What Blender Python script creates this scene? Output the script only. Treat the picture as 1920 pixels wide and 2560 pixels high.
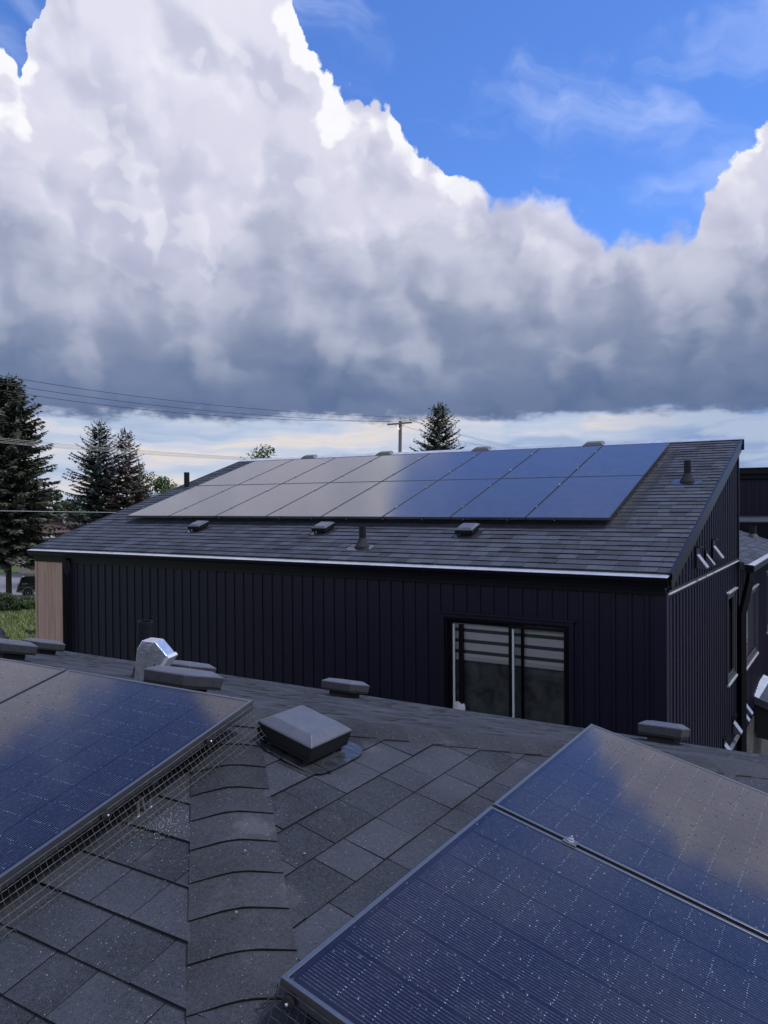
import bpy, math, random
import numpy as np
from mathutils import Vector, Matrix

random.seed(7)
for o in list(bpy.data.objects):
    bpy.data.objects.remove(o, do_unlink=True)
scene = bpy.context.scene
COL = scene.collection
D2R = math.radians

# ------------------------------------------------------------------ camera
F_PX, YAW, PITCH, ROLL = 1949.49, 0.5547, -0.0127, -0.0072
cy_, sy_ = math.cos(YAW), math.sin(YAW)
FWD = Vector((-sy_ * math.cos(PITCH), cy_ * math.cos(PITCH), math.sin(PITCH)))
_r = Vector((cy_, sy_, 0)); _u = _r.cross(FWD)
RGT = math.cos(ROLL) * _r + math.sin(ROLL) * _u
UPV = -math.sin(ROLL) * _r + math.cos(ROLL) * _u
cam_d = bpy.data.cameras.new('camera')
cam_d.sensor_fit = 'VERTICAL'; cam_d.sensor_height = 36; cam_d.sensor_width = 27
cam_d.lens = F_PX / 2560 * 36
cam_d.clip_start = 0.02; cam_d.clip_end = 3000
cam = bpy.data.objects.new('camera', cam_d); COL.objects.link(cam)
m3 = Matrix((RGT, UPV, -FWD)).transposed()
cam.matrix_world = m3.to_4x4()
scene.camera = cam
scene.render.resolution_x, scene.render.resolution_y = 768, 1024

def at(px, py, Z):
    """world point seen at photo pixel (px,py) at depth Z metres"""
    return (FWD + RGT * ((px - 960) / F_PX) + UPV * ((1280 - py) / F_PX)) * Z

def project(p):
    p = Vector(p); z = p.dot(FWD)
    if z < 0.05: return None
    return (960 + F_PX * p.dot(RGT) / z, 1280 - F_PX * p.dot(UPV) / z, z)

# ------------------------------------------------------------------ light and view
SUN_AZ, SUN_EL = D2R(62), D2R(60)
sun_d = bpy.data.lights.new('sun', 'SUN'); sun_d.energy = 1.5; sun_d.angle = D2R(16); sun_d.color = (1.0, .975, .95)
sun = bpy.data.objects.new('sun', sun_d); COL.objects.link(sun)
sdir = Vector((math.sin(SUN_AZ) * math.cos(SUN_EL), math.cos(SUN_AZ) * math.cos(SUN_EL), math.sin(SUN_EL)))
sun.rotation_euler = (-sdir).to_track_quat('-Z', 'Y').to_euler()
sun.location = sdir * 60
vs = scene.view_settings
vs.view_transform = 'Standard'; vs.look = 'None'; vs.gamma = 1; vs.use_curve_mapping = False
vs.exposure = 0.42

def lin(r, g, b):
    f = lambda c: (c / 255 / 12.92) if c / 255 <= .04045 else ((c / 255 + .055) / 1.055) ** 2.4
    return (f(r), f(g), f(b), 1)

class NT:
    """tiny node-graph writer"""
    dim = '3D'
    def __init__(s, tree):
        s.t = tree; s.n = tree.nodes; s.l = tree.links
    def add(s, typ, ins=None, **kw):
        nd = s.n.new(typ)
        for k, v in kw.items(): setattr(nd, k, v)
        for k, v in (ins or {}).items(): s.set(nd.inputs[k], v)
        return nd
    def set(s, sock, v):
        if isinstance(v, bpy.types.NodeSocket): s.l.new(v, sock)
        else: sock.default_value = v
    def M(s, op, a, b=None, c=None, clamp=False):
        nd = s.n.new('ShaderNodeMath'); nd.operation = op; nd.use_clamp = clamp
        for i, v in enumerate((a, b, c)):
            if v is not None: s.set(nd.inputs[i], v)
        return nd.outputs[0]
    def V(s, op, a, b=None, scale=None):
        nd = s.n.new('ShaderNodeVectorMath'); nd.operation = op
        s.set(nd.inputs[0], a)
        if b is not None: s.set(nd.inputs[1], b)
        if scale is not None: s.set(nd.inputs['Scale'], scale)
        return nd.outputs[0]
    def mix(s, f, a, b):
        nd = s.n.new('ShaderNodeMix'); nd.data_type = 'RGBA'
        s.set(nd.inputs[0], f); s.set(nd.inputs[6], a); s.set(nd.inputs[7], b)
        return nd.outputs[2]
    def smooth(s, x, lo, hi):
        nd = s.n.new('ShaderNodeMapRange'); nd.interpolation_type = 'SMOOTHSTEP'
        s.set(nd.inputs[0], x); s.set(nd.inputs[1], lo); s.set(nd.inputs[2], hi)
        return nd.outputs[0]
    def noise(s, vec, scale, detail=2, rough=.5, dist=0):
        nd = s.n.new('ShaderNodeTexNoise'); nd.noise_dimensions = s.dim
        s.set(nd.inputs['Vector'], vec); nd.inputs['Scale'].default_value = scale
        nd.inputs['Detail'].default_value = detail; nd.inputs['Roughness'].default_value = rough
        nd.inputs['Distortion'].default_value = dist
        return nd.outputs[0]
    def voro(s, vec, scale, feature='F1', out=0, rand=1.0, detail=0, smooth=None):
        nd = s.n.new('ShaderNodeTexVoronoi'); nd.feature = feature; nd.voronoi_dimensions = s.dim
        s.set(nd.inputs['Vector'], vec); nd.inputs['Scale'].default_value = scale
        if 'Randomness' in nd.inputs: nd.inputs['Randomness'].default_value = rand
        if 'Detail' in nd.inputs: nd.inputs['Detail'].default_value = detail
        if smooth is not None: nd.inputs['Smoothness'].default_value = smooth
        return nd.outputs[out]
    def ramp(s, f, stops, interp='LINEAR'):
        nd = s.n.new('ShaderNodeValToRGB'); cr = nd.color_ramp; cr.interpolation = interp
        while len(cr.elements) < len(stops): cr.elements.new(.5)
        for e, (p, c) in zip(cr.elements, stops): e.position = p; e.color = c
        s.set(nd.inputs[0], f)
        return nd.outputs[0]
    def curve(s, x, pts):
        nd = s.n.new('ShaderNodeFloatCurve'); c = nd.mapping.curves[0]
        while len(c.points) < len(pts): c.points.new(.5, .5)
        for p, (a, b) in zip(c.points, pts): p.location = (a, b); p.handle_type = 'VECTOR'
        nd.mapping.update(); s.set(nd.inputs['Value'], x)
        return nd.outputs[0]
    def xyz(s, v):
        nd = s.n.new('ShaderNodeSeparateXYZ'); s.set(nd.inputs[0], v); return nd.outputs
    def comb(s, x, y, z):
        nd = s.n.new('ShaderNodeCombineXYZ')
        for i, v in enumerate((x, y, z)): s.set(nd.inputs[i], v)
        return nd.outputs[0]

def build_world():
    w = bpy.data.worlds.new('World'); scene.world = w; w.use_nodes = True
    w.node_tree.nodes.clear(); g = NT(w.node_tree)
    out = g.add('ShaderNodeOutputWorld')
    sky = g.add('ShaderNodeTexSky'); sky.sky_type = 'NISHITA'; sky.sun_disc = False
    sky.sun_elevation = SUN_EL; sky.sun_rotation = SUN_AZ
    sky.altitude = 600; sky.air_density = 1.0; sky.dust_density = .3; sky.ozone_density = 2.0
    g.dim = '2D'
    d3 = g.V('NORMALIZE', g.add('ShaderNodeTexCoord').outputs['Generated'])
    x, y, z = g.xyz(d3)
    el = g.M('MULTIPLY', g.M('ARCSINE', z), 57.2958)
    az = g.M('MULTIPLY', g.M('ARCTAN2', x, y), 57.2958)
    d = g.comb(g.M('DIVIDE', az, 57.2958), g.M('DIVIDE', el, 57.2958), 0)      # sky position in radians
    mul = lambda a, b: g.M('MULTIPLY', a, b)
    add = lambda *a: g.M('ADD', a[0], a[1]) if len(a) == 2 else g.M('ADD', a[0], add(*a[1:]))
    sub = lambda a, b: g.M('SUBTRACT', a, b)
    # domain warp, so that the outlines bulge and overhang
    def cnoise(sc, det, ro=.55):
        n = g.n.new('ShaderNodeTexNoise'); n.noise_dimensions = '2D'; g.set(n.inputs['Vector'], d); n.inputs['Scale'].default_value = sc
        n.inputs['Detail'].default_value = det; n.inputs['Roughness'].default_value = ro
        return g.V('SUBTRACT', n.outputs['Color'], (.5, .5, .5))
    wv = cnoise(13, 2); wx, wy, wz = g.xyz(wv); wf = cnoise(55, 4, .6); fx, fy, fz = g.xyz(wf)
    azw = add(az, mul(wx, 2.6), mul(fx, .9)); elw = add(el, mul(wy, 2.0), mul(fy, .9))
    u = g.M('DIVIDE', add(azw, 180), 360)
    E = [(-180, 49), (-150, 49), (-130, 44), (-105, 30), (-80, 29), (-70, 28.5), (-63, 28.6), (-57.6, 27.6), (-56.2, 26.7), (-55.6, 28.0), (-54.9, 31),
         (-53, 39), (-47, 43), (-41, 40), (-38.0, 33.5), (-37.4, 31.2), (-36.4, 29.3), (-35.4, 28.3), (-33.2, 27.7), (-30.6, 26.6), (-28.9, 24.7),
         (-26.5, 23.0), (-25.2, 22.0), (-24.8, 21.2), (-23.5, 21.7), (-19.9, 21.5), (-17.4, 20.0), (-15.6, 18.6), (-13, 18.6), (-12, 19.2), (-10.9, 18.4),
         (-9.7, 18.1), (-9.1, 20.2), (-8.2, 21.7), (-6.6, 22.5), (-3, 24.5), (3, 25.5), (10, 24), (25, 22), (45, 30), (70, 44), (100, 49), (150, 49), (180, 49)]  # cloud behind the camera, out of view, is raised to brighten the fronts
    edge = mul(g.curve(u, [((a + 180) / 360, e / 50) for a, e in E]), 50)
    # cauliflower height field: rounded cells at several sizes, over a soft noise
    def height(vec, det):
        v1 = g.voro(vec, 10, 'SMOOTH_F1', smooth=.55); v2 = g.voro(vec, 23, 'SMOOTH_F1', smooth=.45); v3 = g.voro(vec, 55)
        n = g.noise(vec, 6, det, .5)
        return add(mul(v1, -1.0), mul(v2, -.36), mul(v3, -.10), mul(n, 1.0))
    ws = g.V('ADD', d, g.V('SCALE', wv, None, .032)); ws = g.V('ADD', ws, g.V('SCALE', wf, None, .007))
    shade = mul(sub(height(ws, 4), height(g.V('ADD', ws, (.024, .020, 0)), 4)), 1.25)
    puff = g.voro(ws, 30, detail=1.0)
    e1 = sub(edge, elw); depth = add(e1, mul(sub(.42, puff), 1.1))
    crisp = mul(g.smooth(az, -22.5, -26), 1.0); crisp2 = g.smooth(az, -11, -9)
    soft = add(.30, mul(mul(sub(1, crisp), sub(1, crisp2)), 1.3))
    aA = g.smooth(depth, 0.0, soft)
    big = g.noise(g.V('ADD', g.V('MULTIPLY', ws, (.9, 2.1, 1)), (3.1, 1.7, .4)), 3.4, 5, .52)
    bigb = g.noise(g.V('ADD', g.V('MULTIPLY', ws, (.9, 2.2, 1)), (7.3, 2.2, .4)), 6.5, 5, .5)
    patch = add(mul(sub(big, .5), .55), mul(sub(bigb, .5), .65))
    # tower: nearly white, greyer low down
    elr = add(el, mul(patch, 17), mul(shade, 5))
    body = g.ramp(g.M('DIVIDE', elr, 40), [(.14, lin(100, 117, 153)), (.20, lin(124, 137, 168)), (.30, lin(166, 172, 197)), (.40, lin(196, 199, 219)),
                                           (.49, lin(213, 213, 231)), (.64, lin(219, 219, 236)), (.80, lin(224, 224, 240)), (1, lin(236, 236, 246))])
    body = g.mix(mul(g.smooth(add(shade, mul(sub(bigb, .5), -1.2)), .18, -.5), .6), body, lin(184, 188, 212))
    def fineh(vec): return add(g.voro(vec, 17), mul(g.voro(vec, 40), .45))
    fsh = sub(fineh(g.V('ADD', ws, (.010, .012, 0))), fineh(ws))
    fam = mul(g.smooth(el, 13, 19), g.smooth(bigb, .36, .62))
    body = g.mix(mul(mul(g.smooth(fsh, .03, -.24), fam), .15), body, lin(178, 183, 208))
    body = g.mix(mul(mul(g.smooth(fsh, .03, .26), fam), .30), body, lin(246, 246, 252))
    rimw = g.smooth(add(depth, mul(shade, -5), mul(sub(bigb, .5), 13)), 1.7, .1)
    rim = mul(mul(rimw, g.smooth(elw, 18.8, 22.5)), g.smooth(add(.30, mul(shade, 2.2)), 0, .8))
    body = g.mix(g.M('MULTIPLY', rim, .88, clamp=True), body, lin(252, 252, 255))
    # nearer, darker bank with a soft top in front of the tower
    B = [(-180, 8), (-130, 8), (-100, 13), (-80, 17), (-62, 19.5), (-57, 20.5), (-53, 19), (-49, 15.5), (-45, 15.5), (-43, 19), (-41.5, 21.0), (-39.6, 21.9), (-37.2, 20.6), (-34, 19.6), (-30, 20.8), (-26, 20.4), (-22, 19.0),
         (-19.2, 17.6), (-17.4, 15.9), (-15.5, 16.6), (-13, 17.8), (-10, 17.9), (-6, 16.8), (-2, 17), (20, 17), (60, 13), (90, 8), (180, 8)]
    bank = mul(g.curve(u, [((a + 180) / 360, e / 50) for a, e in B]), 50)
    bdep = add(sub(bank, elw), mul(sub(.42, puff), 1.6))
    aB = g.smooth(add(bdep, mul(patch, 5), mul(fx, 1.2)), -.2, 1.8)
    elb = add(sub(el, 1.6), mul(mul(patch, 8), g.smooth(el, 4, 9)), mul(mul(shade, 4.0), g.smooth(el, 4, 15)))
    bcol = g.ramp(g.M('DIVIDE', elb, 24), [(.20, lin(92, 112, 149)), (.30, lin(104, 122, 156)), (.40, lin(126, 140, 169)), (.50, lin(152, 161, 186)),
                                           (.62, lin(178, 184, 206)), (.76, lin(197, 201, 219))])
    bl = g.noise(g.V('ADD', g.V('MULTIPLY', ws, (.75, 1.9, 1)), (1.9, 5.2, 0)), 8.5, 6, .55)
    band = g.smooth(el, 7.2, 11)
    bcol = g.mix(mul(mul(g.smooth(add(bl, mul(shade, .55)), .45, .82), band), .27), bcol, lin(203, 207, 222))
    bcol = g.mix(mul(mul(g.smooth(add(bl, mul(shade, .35)), .56, .24), band), .28), bcol, lin(117, 130, 160))
    body = g.mix(mul(mul(g.smooth(bl, .47, .30), g.smooth(el, 30, 14)), .35), body, lin(164, 171, 197))
    body = g.mix(mul(aB, .84), body, bcol)
    # thin high wisps over the blue
    wv2 = g.comb(mul(az, .030), mul(add(el, mul(az, .25)), .085), 0)
    wsp = g.noise(g.V('ADD', wv2, g.V('SCALE', wv, None, .25)), 1.9, 5, .55, .3)
    aW = mul(g.smooth(wsp, .46, .86), .5)
    # the bright strip of far sky under the cloud base
    lo = g.comb(mul(az, .12), mul(el, .35), 0)
    base = sub(el, add(6.15, mul(sub(g.noise(lo, 2.0, 4, .6), .5), 2.0), mul(fy, .45)))
    aLow = g.smooth(base, .35, -.45)
    sv = g.V('ADD', g.comb(mul(az, .05), mul(el, .42), 2.0), g.V('SCALE', wv, None, .4))
    st = g.noise(sv, 1.5, 5, .5, .2)
    low = g.ramp(st, [(.28, lin(160, 180, 212)), (.42, lin(184, 198, 222)), (.52, lin(201, 208, 224)), (.58, lin(212, 212, 221)), (.63, lin(224, 217, 214)), (.70, lin(213, 212, 220)), (.8, lin(196, 204, 222))])
    low = g.mix(g.smooth(az, -20, -8), low, g.mix(g.smooth(st, .4, .62), lin(128, 155, 200), lin(172, 188, 214)))
    body = g.mix(aLow, body, low)
    alpha = g.M('MAXIMUM', aA, aLow)
    tint = g.add('ShaderNodeMix', data_type='RGBA', blend_type='MULTIPLY'); tint.inputs[0].default_value = 1
    g.l.new(sky.outputs[0], tint.inputs[6]); tint.inputs[7].default_value = SKY_TINT
    bg1 = g.add('ShaderNodeBackground', {'Color': tint.outputs[2], 'Strength': SKY_STR})
    bgw = g.add('ShaderNodeBackground', {'Color': lin(190, 203, 236), 'Strength': 1})
    bg2 = g.add('ShaderNodeBackground', {'Color': body, 'Strength': CLOUD_STR})
    m1 = g.add('ShaderNodeMixShader', {0: aW, 1: bg1.outputs[0], 2: bgw.outputs[0]})
    m2 = g.add('ShaderNodeMixShader', {0: alpha, 1: m1.outputs[0], 2: bg2.outputs[0]})
    g.l.new(m2.outputs[0], out.inputs['Surface'])
    try: w.cycles.sampling_method = 'MANUAL'; w.cycles.sample_map_resolution = 1024
    except Exception: pass
SKY_TINT, SKY_STR, CLOUD_STR = (.54, .80, 1.30, 1), .118, .765
build_world()

# ------------------------------------------------------------------ materials
MATS = {}
def mat(name, col=(.5, .5, .5), rough=.6, metal=0., spec=.5, ior=1.5, coat=0.):
    m = bpy.data.materials.new(name); m.use_nodes = True
    g = NT(m.node_tree); p = m.node_tree.nodes['Principled BSDF']
    p.inputs['Base Color'].default_value = (*col[:3], 1); p.inputs['Roughness'].default_value = rough
    p.inputs['Metallic'].default_value = metal; p.inputs['Specular IOR Level'].default_value = spec
    p.inputs['IOR'].default_value = ior; p.inputs['Coat Weight'].default_value = coat
    MATS[name] = m
    return m, g, p
def bump(g, p, h, strength=.3, dist=.002):
    b = g.add('ShaderNodeBump', {'Height': h, 'Strength': strength, 'Distance': dist}); g.l.new(b.outputs[0], p.inputs['Normal'])
def pos(g): return g.add('ShaderNodeNewGeometry').outputs['Position']
def objc(g): return g.add('ShaderNodeTexCoord').outputs['Object']
def attr(g, n='tone'): return g.add('ShaderNodeAttribute', attribute_name=n).outputs['Fac']

def make_shingle(name, dark, light, speck=.03, var=.24):
    m, g, p = mat(name, rough=.92, spec=.25)
    P = pos(g)
    rnd = g.M('FRACT', g.M('ADD', g.add('ShaderNodeObjectInfo').outputs['Random'], attr(g)))
    gran = g.noise(P, 420, 2, .7); mid = g.noise(P, 95, 3, .6); blot = g.noise(P, 3.2, 4, .6)
    t = g.M('ADD', g.M('MULTIPLY', g.M('SUBTRACT', gran, .5), 2.3), g.M('ADD', g.M('MULTIPLY', g.M('SUBTRACT', mid, .5), .7), .5))
    t = g.M('ADD', t, g.M('MULTIPLY', g.M('SUBTRACT', rnd, .5), var))
    t = g.M('ADD', t, g.M('MULTIPLY', g.M('SUBTRACT', blot, .5), .7), clamp=True)
    c = g.mix(t, dark, light)
    if speck > 0: c = g.mix(g.M('MULTIPLY', g.M('MULTIPLY', g.smooth(g.noise(P, 5.5, 4, .6), .60, .78), gran), .5), c, (.20, .20, .21, 1))
    v = g.add('ShaderNodeTexVoronoi'); g.set(v.inputs['Vector'], P); v.inputs['Scale'].default_value = 300
    pick = g.M('GREATER_THAN', g.xyz(v.outputs['Color'])[0], 1 - speck)
    dot = g.M('LESS_THAN', v.outputs['Distance'], g.M('MULTIPLY', g.noise(P, 7, 3, .6), .62))
    c = g.mix(g.M('MULTIPLY', pick, dot), c, (.42, .42, .45, 1))
    g.l.new(c, p.inputs['Base Color'])
    bump(g, p, g.M('ADD', gran, mid), .55, .0016)
    return m
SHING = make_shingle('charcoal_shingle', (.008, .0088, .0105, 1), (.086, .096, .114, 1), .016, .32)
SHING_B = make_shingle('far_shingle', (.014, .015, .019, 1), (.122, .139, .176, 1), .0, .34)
SHING_F = make_shingle('hip_shingle', (.009, .0095, .011, 1), (.083, .088, .099, 1), .012)

EDGE, _g, _p = mat('asphalt_edge', (.008, .008, .009), .9)
bump(_g, _p, _g.noise(pos(_g), 200, 2), .3, .002)
def make_siding(name, col, var=.35):
    m, g, p = mat(name, col, rough=.45, spec=.28)
    P = pos(g); x, y, z = g.xyz(P)
    n = g.noise(g.comb(g.M('MULTIPLY', x, 30), g.M('MULTIPLY', y, 30), g.M('MULTIPLY', z, 1.5)), 1.4, 4, .6)
    n2 = g.noise(P, 1.1, 4, .6)
    r = g.add('ShaderNodeObjectInfo').outputs['Random']
    k = g.M('ADD', g.M('ADD', .72, g.M('MULTIPLY', n, .3)), g.M('ADD', g.M('MULTIPLY', n2, .25), g.M('MULTIPLY', r, .14)))
    g.l.new(g.mix(k, (0, 0, 0, 1), (*col, 1)), p.inputs['Base Color'])
    g.l.new(g.M('ADD', .34, g.M('MULTIPLY', n2, .22)), p.inputs['Roughness'])
    bump(g, p, n, .12, .003)
    return m
SIDING = make_siding('black_siding', (.0130, .0124, .0265))
TRIMB, _g, _p = mat('black_trim', (.008, .008, .011), .33, spec=.25)
bump(_g, _p, _g.noise(pos(_g), 9, 3), .06, .01)
GUARD, _g, _p = mat('silver_guard', (.70, .72, .74), .35, .35)
_g.l.new(_g.ramp(_g.noise(pos(_g), 5, 4, .6), [(.3, (.55, .57, .59, 1)), (.7, (.78, .80, .82, 1))]), _p.inputs['Base Color'])
METAL, _g, _p = mat('bright_metal', (.75, .76, .78), .28, .95)
_g.l.new(_g.M('ADD', .18, _g.M('MULTIPLY', _g.noise(pos(_g), 30, 3), .3)), _p.inputs['Roughness'])
FOIL, _g, _p = mat('galvanised_foil', (.82, .84, .87), .3, .9)
_n = _g.noise(pos(_g), 22, 4, .6, .5); bump(_g, _p, _n, .5, .01)
_g.l.new(_g.ramp(_n, [(.3, (.62, .65, .7, 1)), (.6, (.86, .88, .92, 1))]), _p.inputs['Base Color'])
WHITE, _g, _p = mat('white_plastic', (.72, .74, .74), .4)
bump(_g, _p, _g.noise(pos(_g), 40, 2), .05, .002)
def make_vent():
    m, g, p = mat('vent_plastic', (.05, .053, .06), .4, spec=.7)
    n = g.noise(pos(g), 14, 5, .65); f = g.noise(pos(g), 300, 2)
    g.l.new(g.ramp(n, [(.3, (.085, .090, .104, 1)), (.7, (.120, .126, .142, 1))]), p.inputs['Base Color'])
    g.l.new(g.M('ADD', .30, g.M('MULTIPLY', n, .2)), p.inputs['Roughness']); bump(g, p, f, .06, .001)
    return m
VENT = make_vent()
VENT_G, _g, _p = mat('vent_grey_side', (.045, .047, .052), .5)
_g.l.new(_g.ramp(_g.noise(pos(_g), 30, 4, .6), [(.3, (.034, .036, .040, 1)), (.7, (.06, .063, .068, 1))]), _p.inputs['Base Color'])
RVENT, _g, _p = mat('ridge_vent_grey', (.14, .145, .14), .5)
bump(_g, _p, _g.noise(pos(_g), 30, 2), .05, .002)
VENTB, _g, _p = mat('vent_black', (.006, .006, .008), .6)
bump(_g, _p, _g.noise(pos(_g), 200, 2), .1, .001)
FLASH, _g, _p = mat('flashing_grey', (.07, .076, .086), .24, .0, spec=.7)
_n = _g.noise(pos(_g), 26, 3, .5, .4); bump(_g, _p, _n, .35, .012)
_g.l.new(_g.ramp(_n, [(.3, (.018, .02, .023, 1)), (.7, (.05, .055, .062, 1))]), _p.inputs['Base Color'])
PIPE, _g, _p = mat('abs_pipe', (.022, .03, .034), .6, spec=.3)
_g.l.new(_g.ramp(_g.noise(pos(_g), 24, 4, .7), [(.35, (.006, .008, .010, 1)), (.75, (.018, .023, .026, 1))]), _p.inputs['Base Color'])
FRAME, _g, _p = mat('panel_frame', (.030, .032, .038), .3, .0, spec=1., ior=1.9)
_g.l.new(_g.M('ADD', .25, _g.M('MULTIPLY', _g.noise(pos(_g), 60, 3), .2)), _p.inputs['Roughness'])
WIRE, _g, _p = mat('guard_wire', (.03, .03, .03), .5, .2)
_g.l.new(_g.ramp(_g.noise(pos(_g), 40, 2), [(.35, (.02, .02, .022, 1)), (.7, (.08, .079, .074, 1))]), _p.inputs['Base Color'])
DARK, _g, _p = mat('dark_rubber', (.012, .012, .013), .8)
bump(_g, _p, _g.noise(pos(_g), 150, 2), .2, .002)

CELL = .16667
def make_cells(name, wire, base=(.0055, .0075, .030), rough=.07, ior=2.1):
    m, g, p = mat(name, base, rough, spec=.5, ior=ior)
    u, v, w = g.xyz(objc(g))
    cu = g.M('DIVIDE', g.M('SUBTRACT', u, .019), CELL); fu = g.M('FRACT', cu)
    gap = g.M('MULTIPLY', g.smooth(fu, 0, .012), g.smooth(fu, 1, .988))
    inside = g.M('MULTIPLY', g.M('GREATER_THAN', u, .02), g.M('LESS_THAN', u, 1.018))
    bv = g.M('DIVIDE', g.M('SUBTRACT', v, .024), .0859); fv = g.M('FRACT', bv)
    dv = g.M('ABSOLUTE', g.M('SUBTRACT', fv, .5)); vg = g.smooth(dv, .472, .487)
    inside = g.M('MULTIPLY', inside, g.M('MULTIPLY', g.M('GREATER_THAN', v, .026), g.M('LESS_THAN', v, 1.74)))
    nb = 16.0
    bu = g.M('ADD', g.M('MULTIPLY', g.M('MULTIPLY', g.M('SUBTRACT', fu, .5), 1.055), nb), nb / 2)
    du = g.M('ABSOLUTE', g.M('SUBTRACT', g.M('FRACT', bu), .5))
    line = g.M('MULTIPLY', g.M('LESS_THAN', du, .062), g.M('MULTIPLY', g.M('GREATER_THAN', bu, 0), g.M('LESS_THAN', bu, nb)))
    ids = g.comb(g.M('FLOOR', g.M('MULTIPLY', bu, 1)), g.M('FLOOR', bv), g.M('FLOOR', cu))
    wn = g.add('ShaderNodeTexWhiteNoise', {'Vector': ids}); r1 = wn.outputs['Value']
    glint = g.M('MULTIPLY', g.M('MULTIPLY', vg, g.M('LESS_THAN', du, .14)), g.M('GREATER_THAN', r1, .62))
    glint = g.M('MULTIPLY', glint, g.M('MULTIPLY', g.M('GREATER_THAN', bu, 0), g.M('LESS_THAN', bu, nb)))
    lvar = g.M('ADD', .40, g.M('MULTIPLY', g.smooth(g.noise(objc(g), 70, 3, .75), .38, .75), .95))
    cellid = g.comb(g.M('FLOOR', cu), g.M('FLOOR', bv), .5)
    cv = g.add('ShaderNodeTexWhiteNoise', {'Vector': cellid}).outputs['Value']
    c0 = g.mix(g.M('MULTIPLY', cv, .45), (*base, 1), (base[0] * 1.9, base[1] * 1.6, base[2] * 1.35, 1))
    c0 = g.mix(g.M('MULTIPLY', gap, g.M('SUBTRACT', 1, vg)), (.0045, .0055, .018, 1), c0)
    c = g.mix(g.M('MULTIPLY', g.M('MULTIPLY', line, inside), g.M('MULTIPLY', lvar, wire)), c0, (.135, .15, .205, 1))
    c = g.mix(g.M('MULTIPLY', g.M('MULTIPLY', glint, inside), wire), c, (.34, .37, .45, 1))
    # dust film and dried rain marks
    dn = g.noise(objc(g), 5, 5, .6)
    c = g.mix(g.M('MULTIPLY', g.smooth(dn, .4, .8), .035), c, (.35, .34, .36, 1))
    g.l.new(c, p.inputs['Base Color'])
    g.l.new(g.M('ADD', rough * .7, g.M('MULTIPLY', g.noise(objc(g), 14, 4, .6), rough * .8)), p.inputs['Roughness'])
    bump(g, p, g.noise(objc(g), 260, 2), .03, .0006)
    return m
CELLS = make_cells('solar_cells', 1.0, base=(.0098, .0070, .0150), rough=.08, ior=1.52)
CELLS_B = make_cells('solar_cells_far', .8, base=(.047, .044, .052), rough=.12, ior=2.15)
DROP, _g, _p = mat('water_drop', (.012, .015, .05), .13, spec=.5, ior=1.4)
_g.l.new(_g.ramp(_g.noise(pos(_g), 120, 2), [(.3, (.02, .025, .07, 1)), (.7, (.06, .07, .13, 1))]), _p.inputs['Base Color'])
BOLT, _g, _p = mat('steel_bolt', (.8, .8, .8), .25, 1.)
_g.l.new(_g.M('ADD', .2, _g.M('MULTIPLY', _g.noise(pos(_g), 300, 2), .2)), _p.inputs['Roughness'])

def make_wood(name, c1, c2, c3, axis='z', sc=1.0, rough=.6):
    m, g, p = mat(name, c1, rough)
    x, y, z = g.xyz(pos(g)); k = {'x': (.9, 16, 16), 'y': (16, .9, 16), 'z': (16, 16, .9)}[axis]
    r = g.add('ShaderNodeObjectInfo').outputs['Random']
    vec = g.comb(g.M('MULTIPLY', x, k[0] * sc), g.M('MULTIPLY', y, k[1] * sc), g.M('ADD', g.M('MULTIPLY', z, k[2] * sc), g.M('MULTIPLY', r, 40)))
    n = g.noise(vec, 1.0, 6, .62, .6)
    g.l.new(g.ramp(n, [(.28, (*c1, 1)), (.5, (*c2, 1)), (.68, (*c3, 1))]), p.inputs['Base Color'])
    bump(g, p, n, .15, .004)
    return m
PLANK = make_wood('brown_plank', (.34, .215, .155), (.47, .325, .245), (.57, .42, .33))
GREYWOOD = make_wood('weathered_plank', (.045, .045, .043), (.09, .088, .078), (.13, .125, .11), 'y')
POLEW = make_wood('pole_wood', (.13, .12, .105), (.22, .20, .175), (.30, .28, .25), 'z')

def make_glass():
    m = bpy.data.materials.new('window_glass'); m.use_nodes = True; m.node_tree.nodes.clear(); g = NT(m.node_tree)
    out = g.add('ShaderNodeOutputMaterial'); t = g.add('ShaderNodeBsdfTransparent', {'Color': (.95, .97, .97, 1)})
    gl = g.add('ShaderNodeBsdfGlossy', {'Color': (.9, .93, 1, 1), 'Roughness': .015})
    fr = g.add('ShaderNodeFresnel', {'IOR': 1.5})
    n = g.noise(pos(g), 1.5, 2); b = g.add('ShaderNodeBump', {'Height': n, 'Strength': .02, 'Distance': .02})
    g.l.new(b.outputs[0], gl.inputs['Normal'])
    mx = g.add('ShaderNodeMixShader', {0: g.M('MULTIPLY', fr.outputs[0], 1.6, clamp=True), 1: t.outputs[0], 2: gl.outputs[0]})
    g.l.new(mx.outputs[0], out.inputs[0]); return m
GLASS = make_glass()
CASE, _g, _p = mat('grey_casing', (.05, .052, .058), .45)
bump(_g, _p, _g.noise(pos(_g), 40, 2), .05, .002)
BLIND, _g, _p = mat('blind_fabric', (.50, .52, .50), .85)
_x, _y, _z = _g.xyz(pos(_g))
_g.l.new(_g.ramp(_g.noise(_g.comb(_g.M('MULTIPLY', _x, 6), _y, _g.M('MULTIPLY', _z, 160)), 1, 4, .7), [(.3, (.76, .79, .79, 1)), (.7, (.90, .92, .92, 1))]), _p.inputs['Base Color'])
BLINDD, _g, _p = mat('blind_sheer', (.10, .105, .105), .85)
bump(_g, _p, _g.noise(pos(_g), 80, 2), .1, .002)
CURT, _g, _p = mat('dark_curtain', (.1, .1, .1), .95)
_g.l.new(_g.ramp(_g.noise(pos(_g), 3.4, 6, .65, 1.0), [(.3, (.07, .082, .086, 1)), (.62, (.22, .245, .255, 1))]), _p.inputs['Base Color'])
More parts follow.
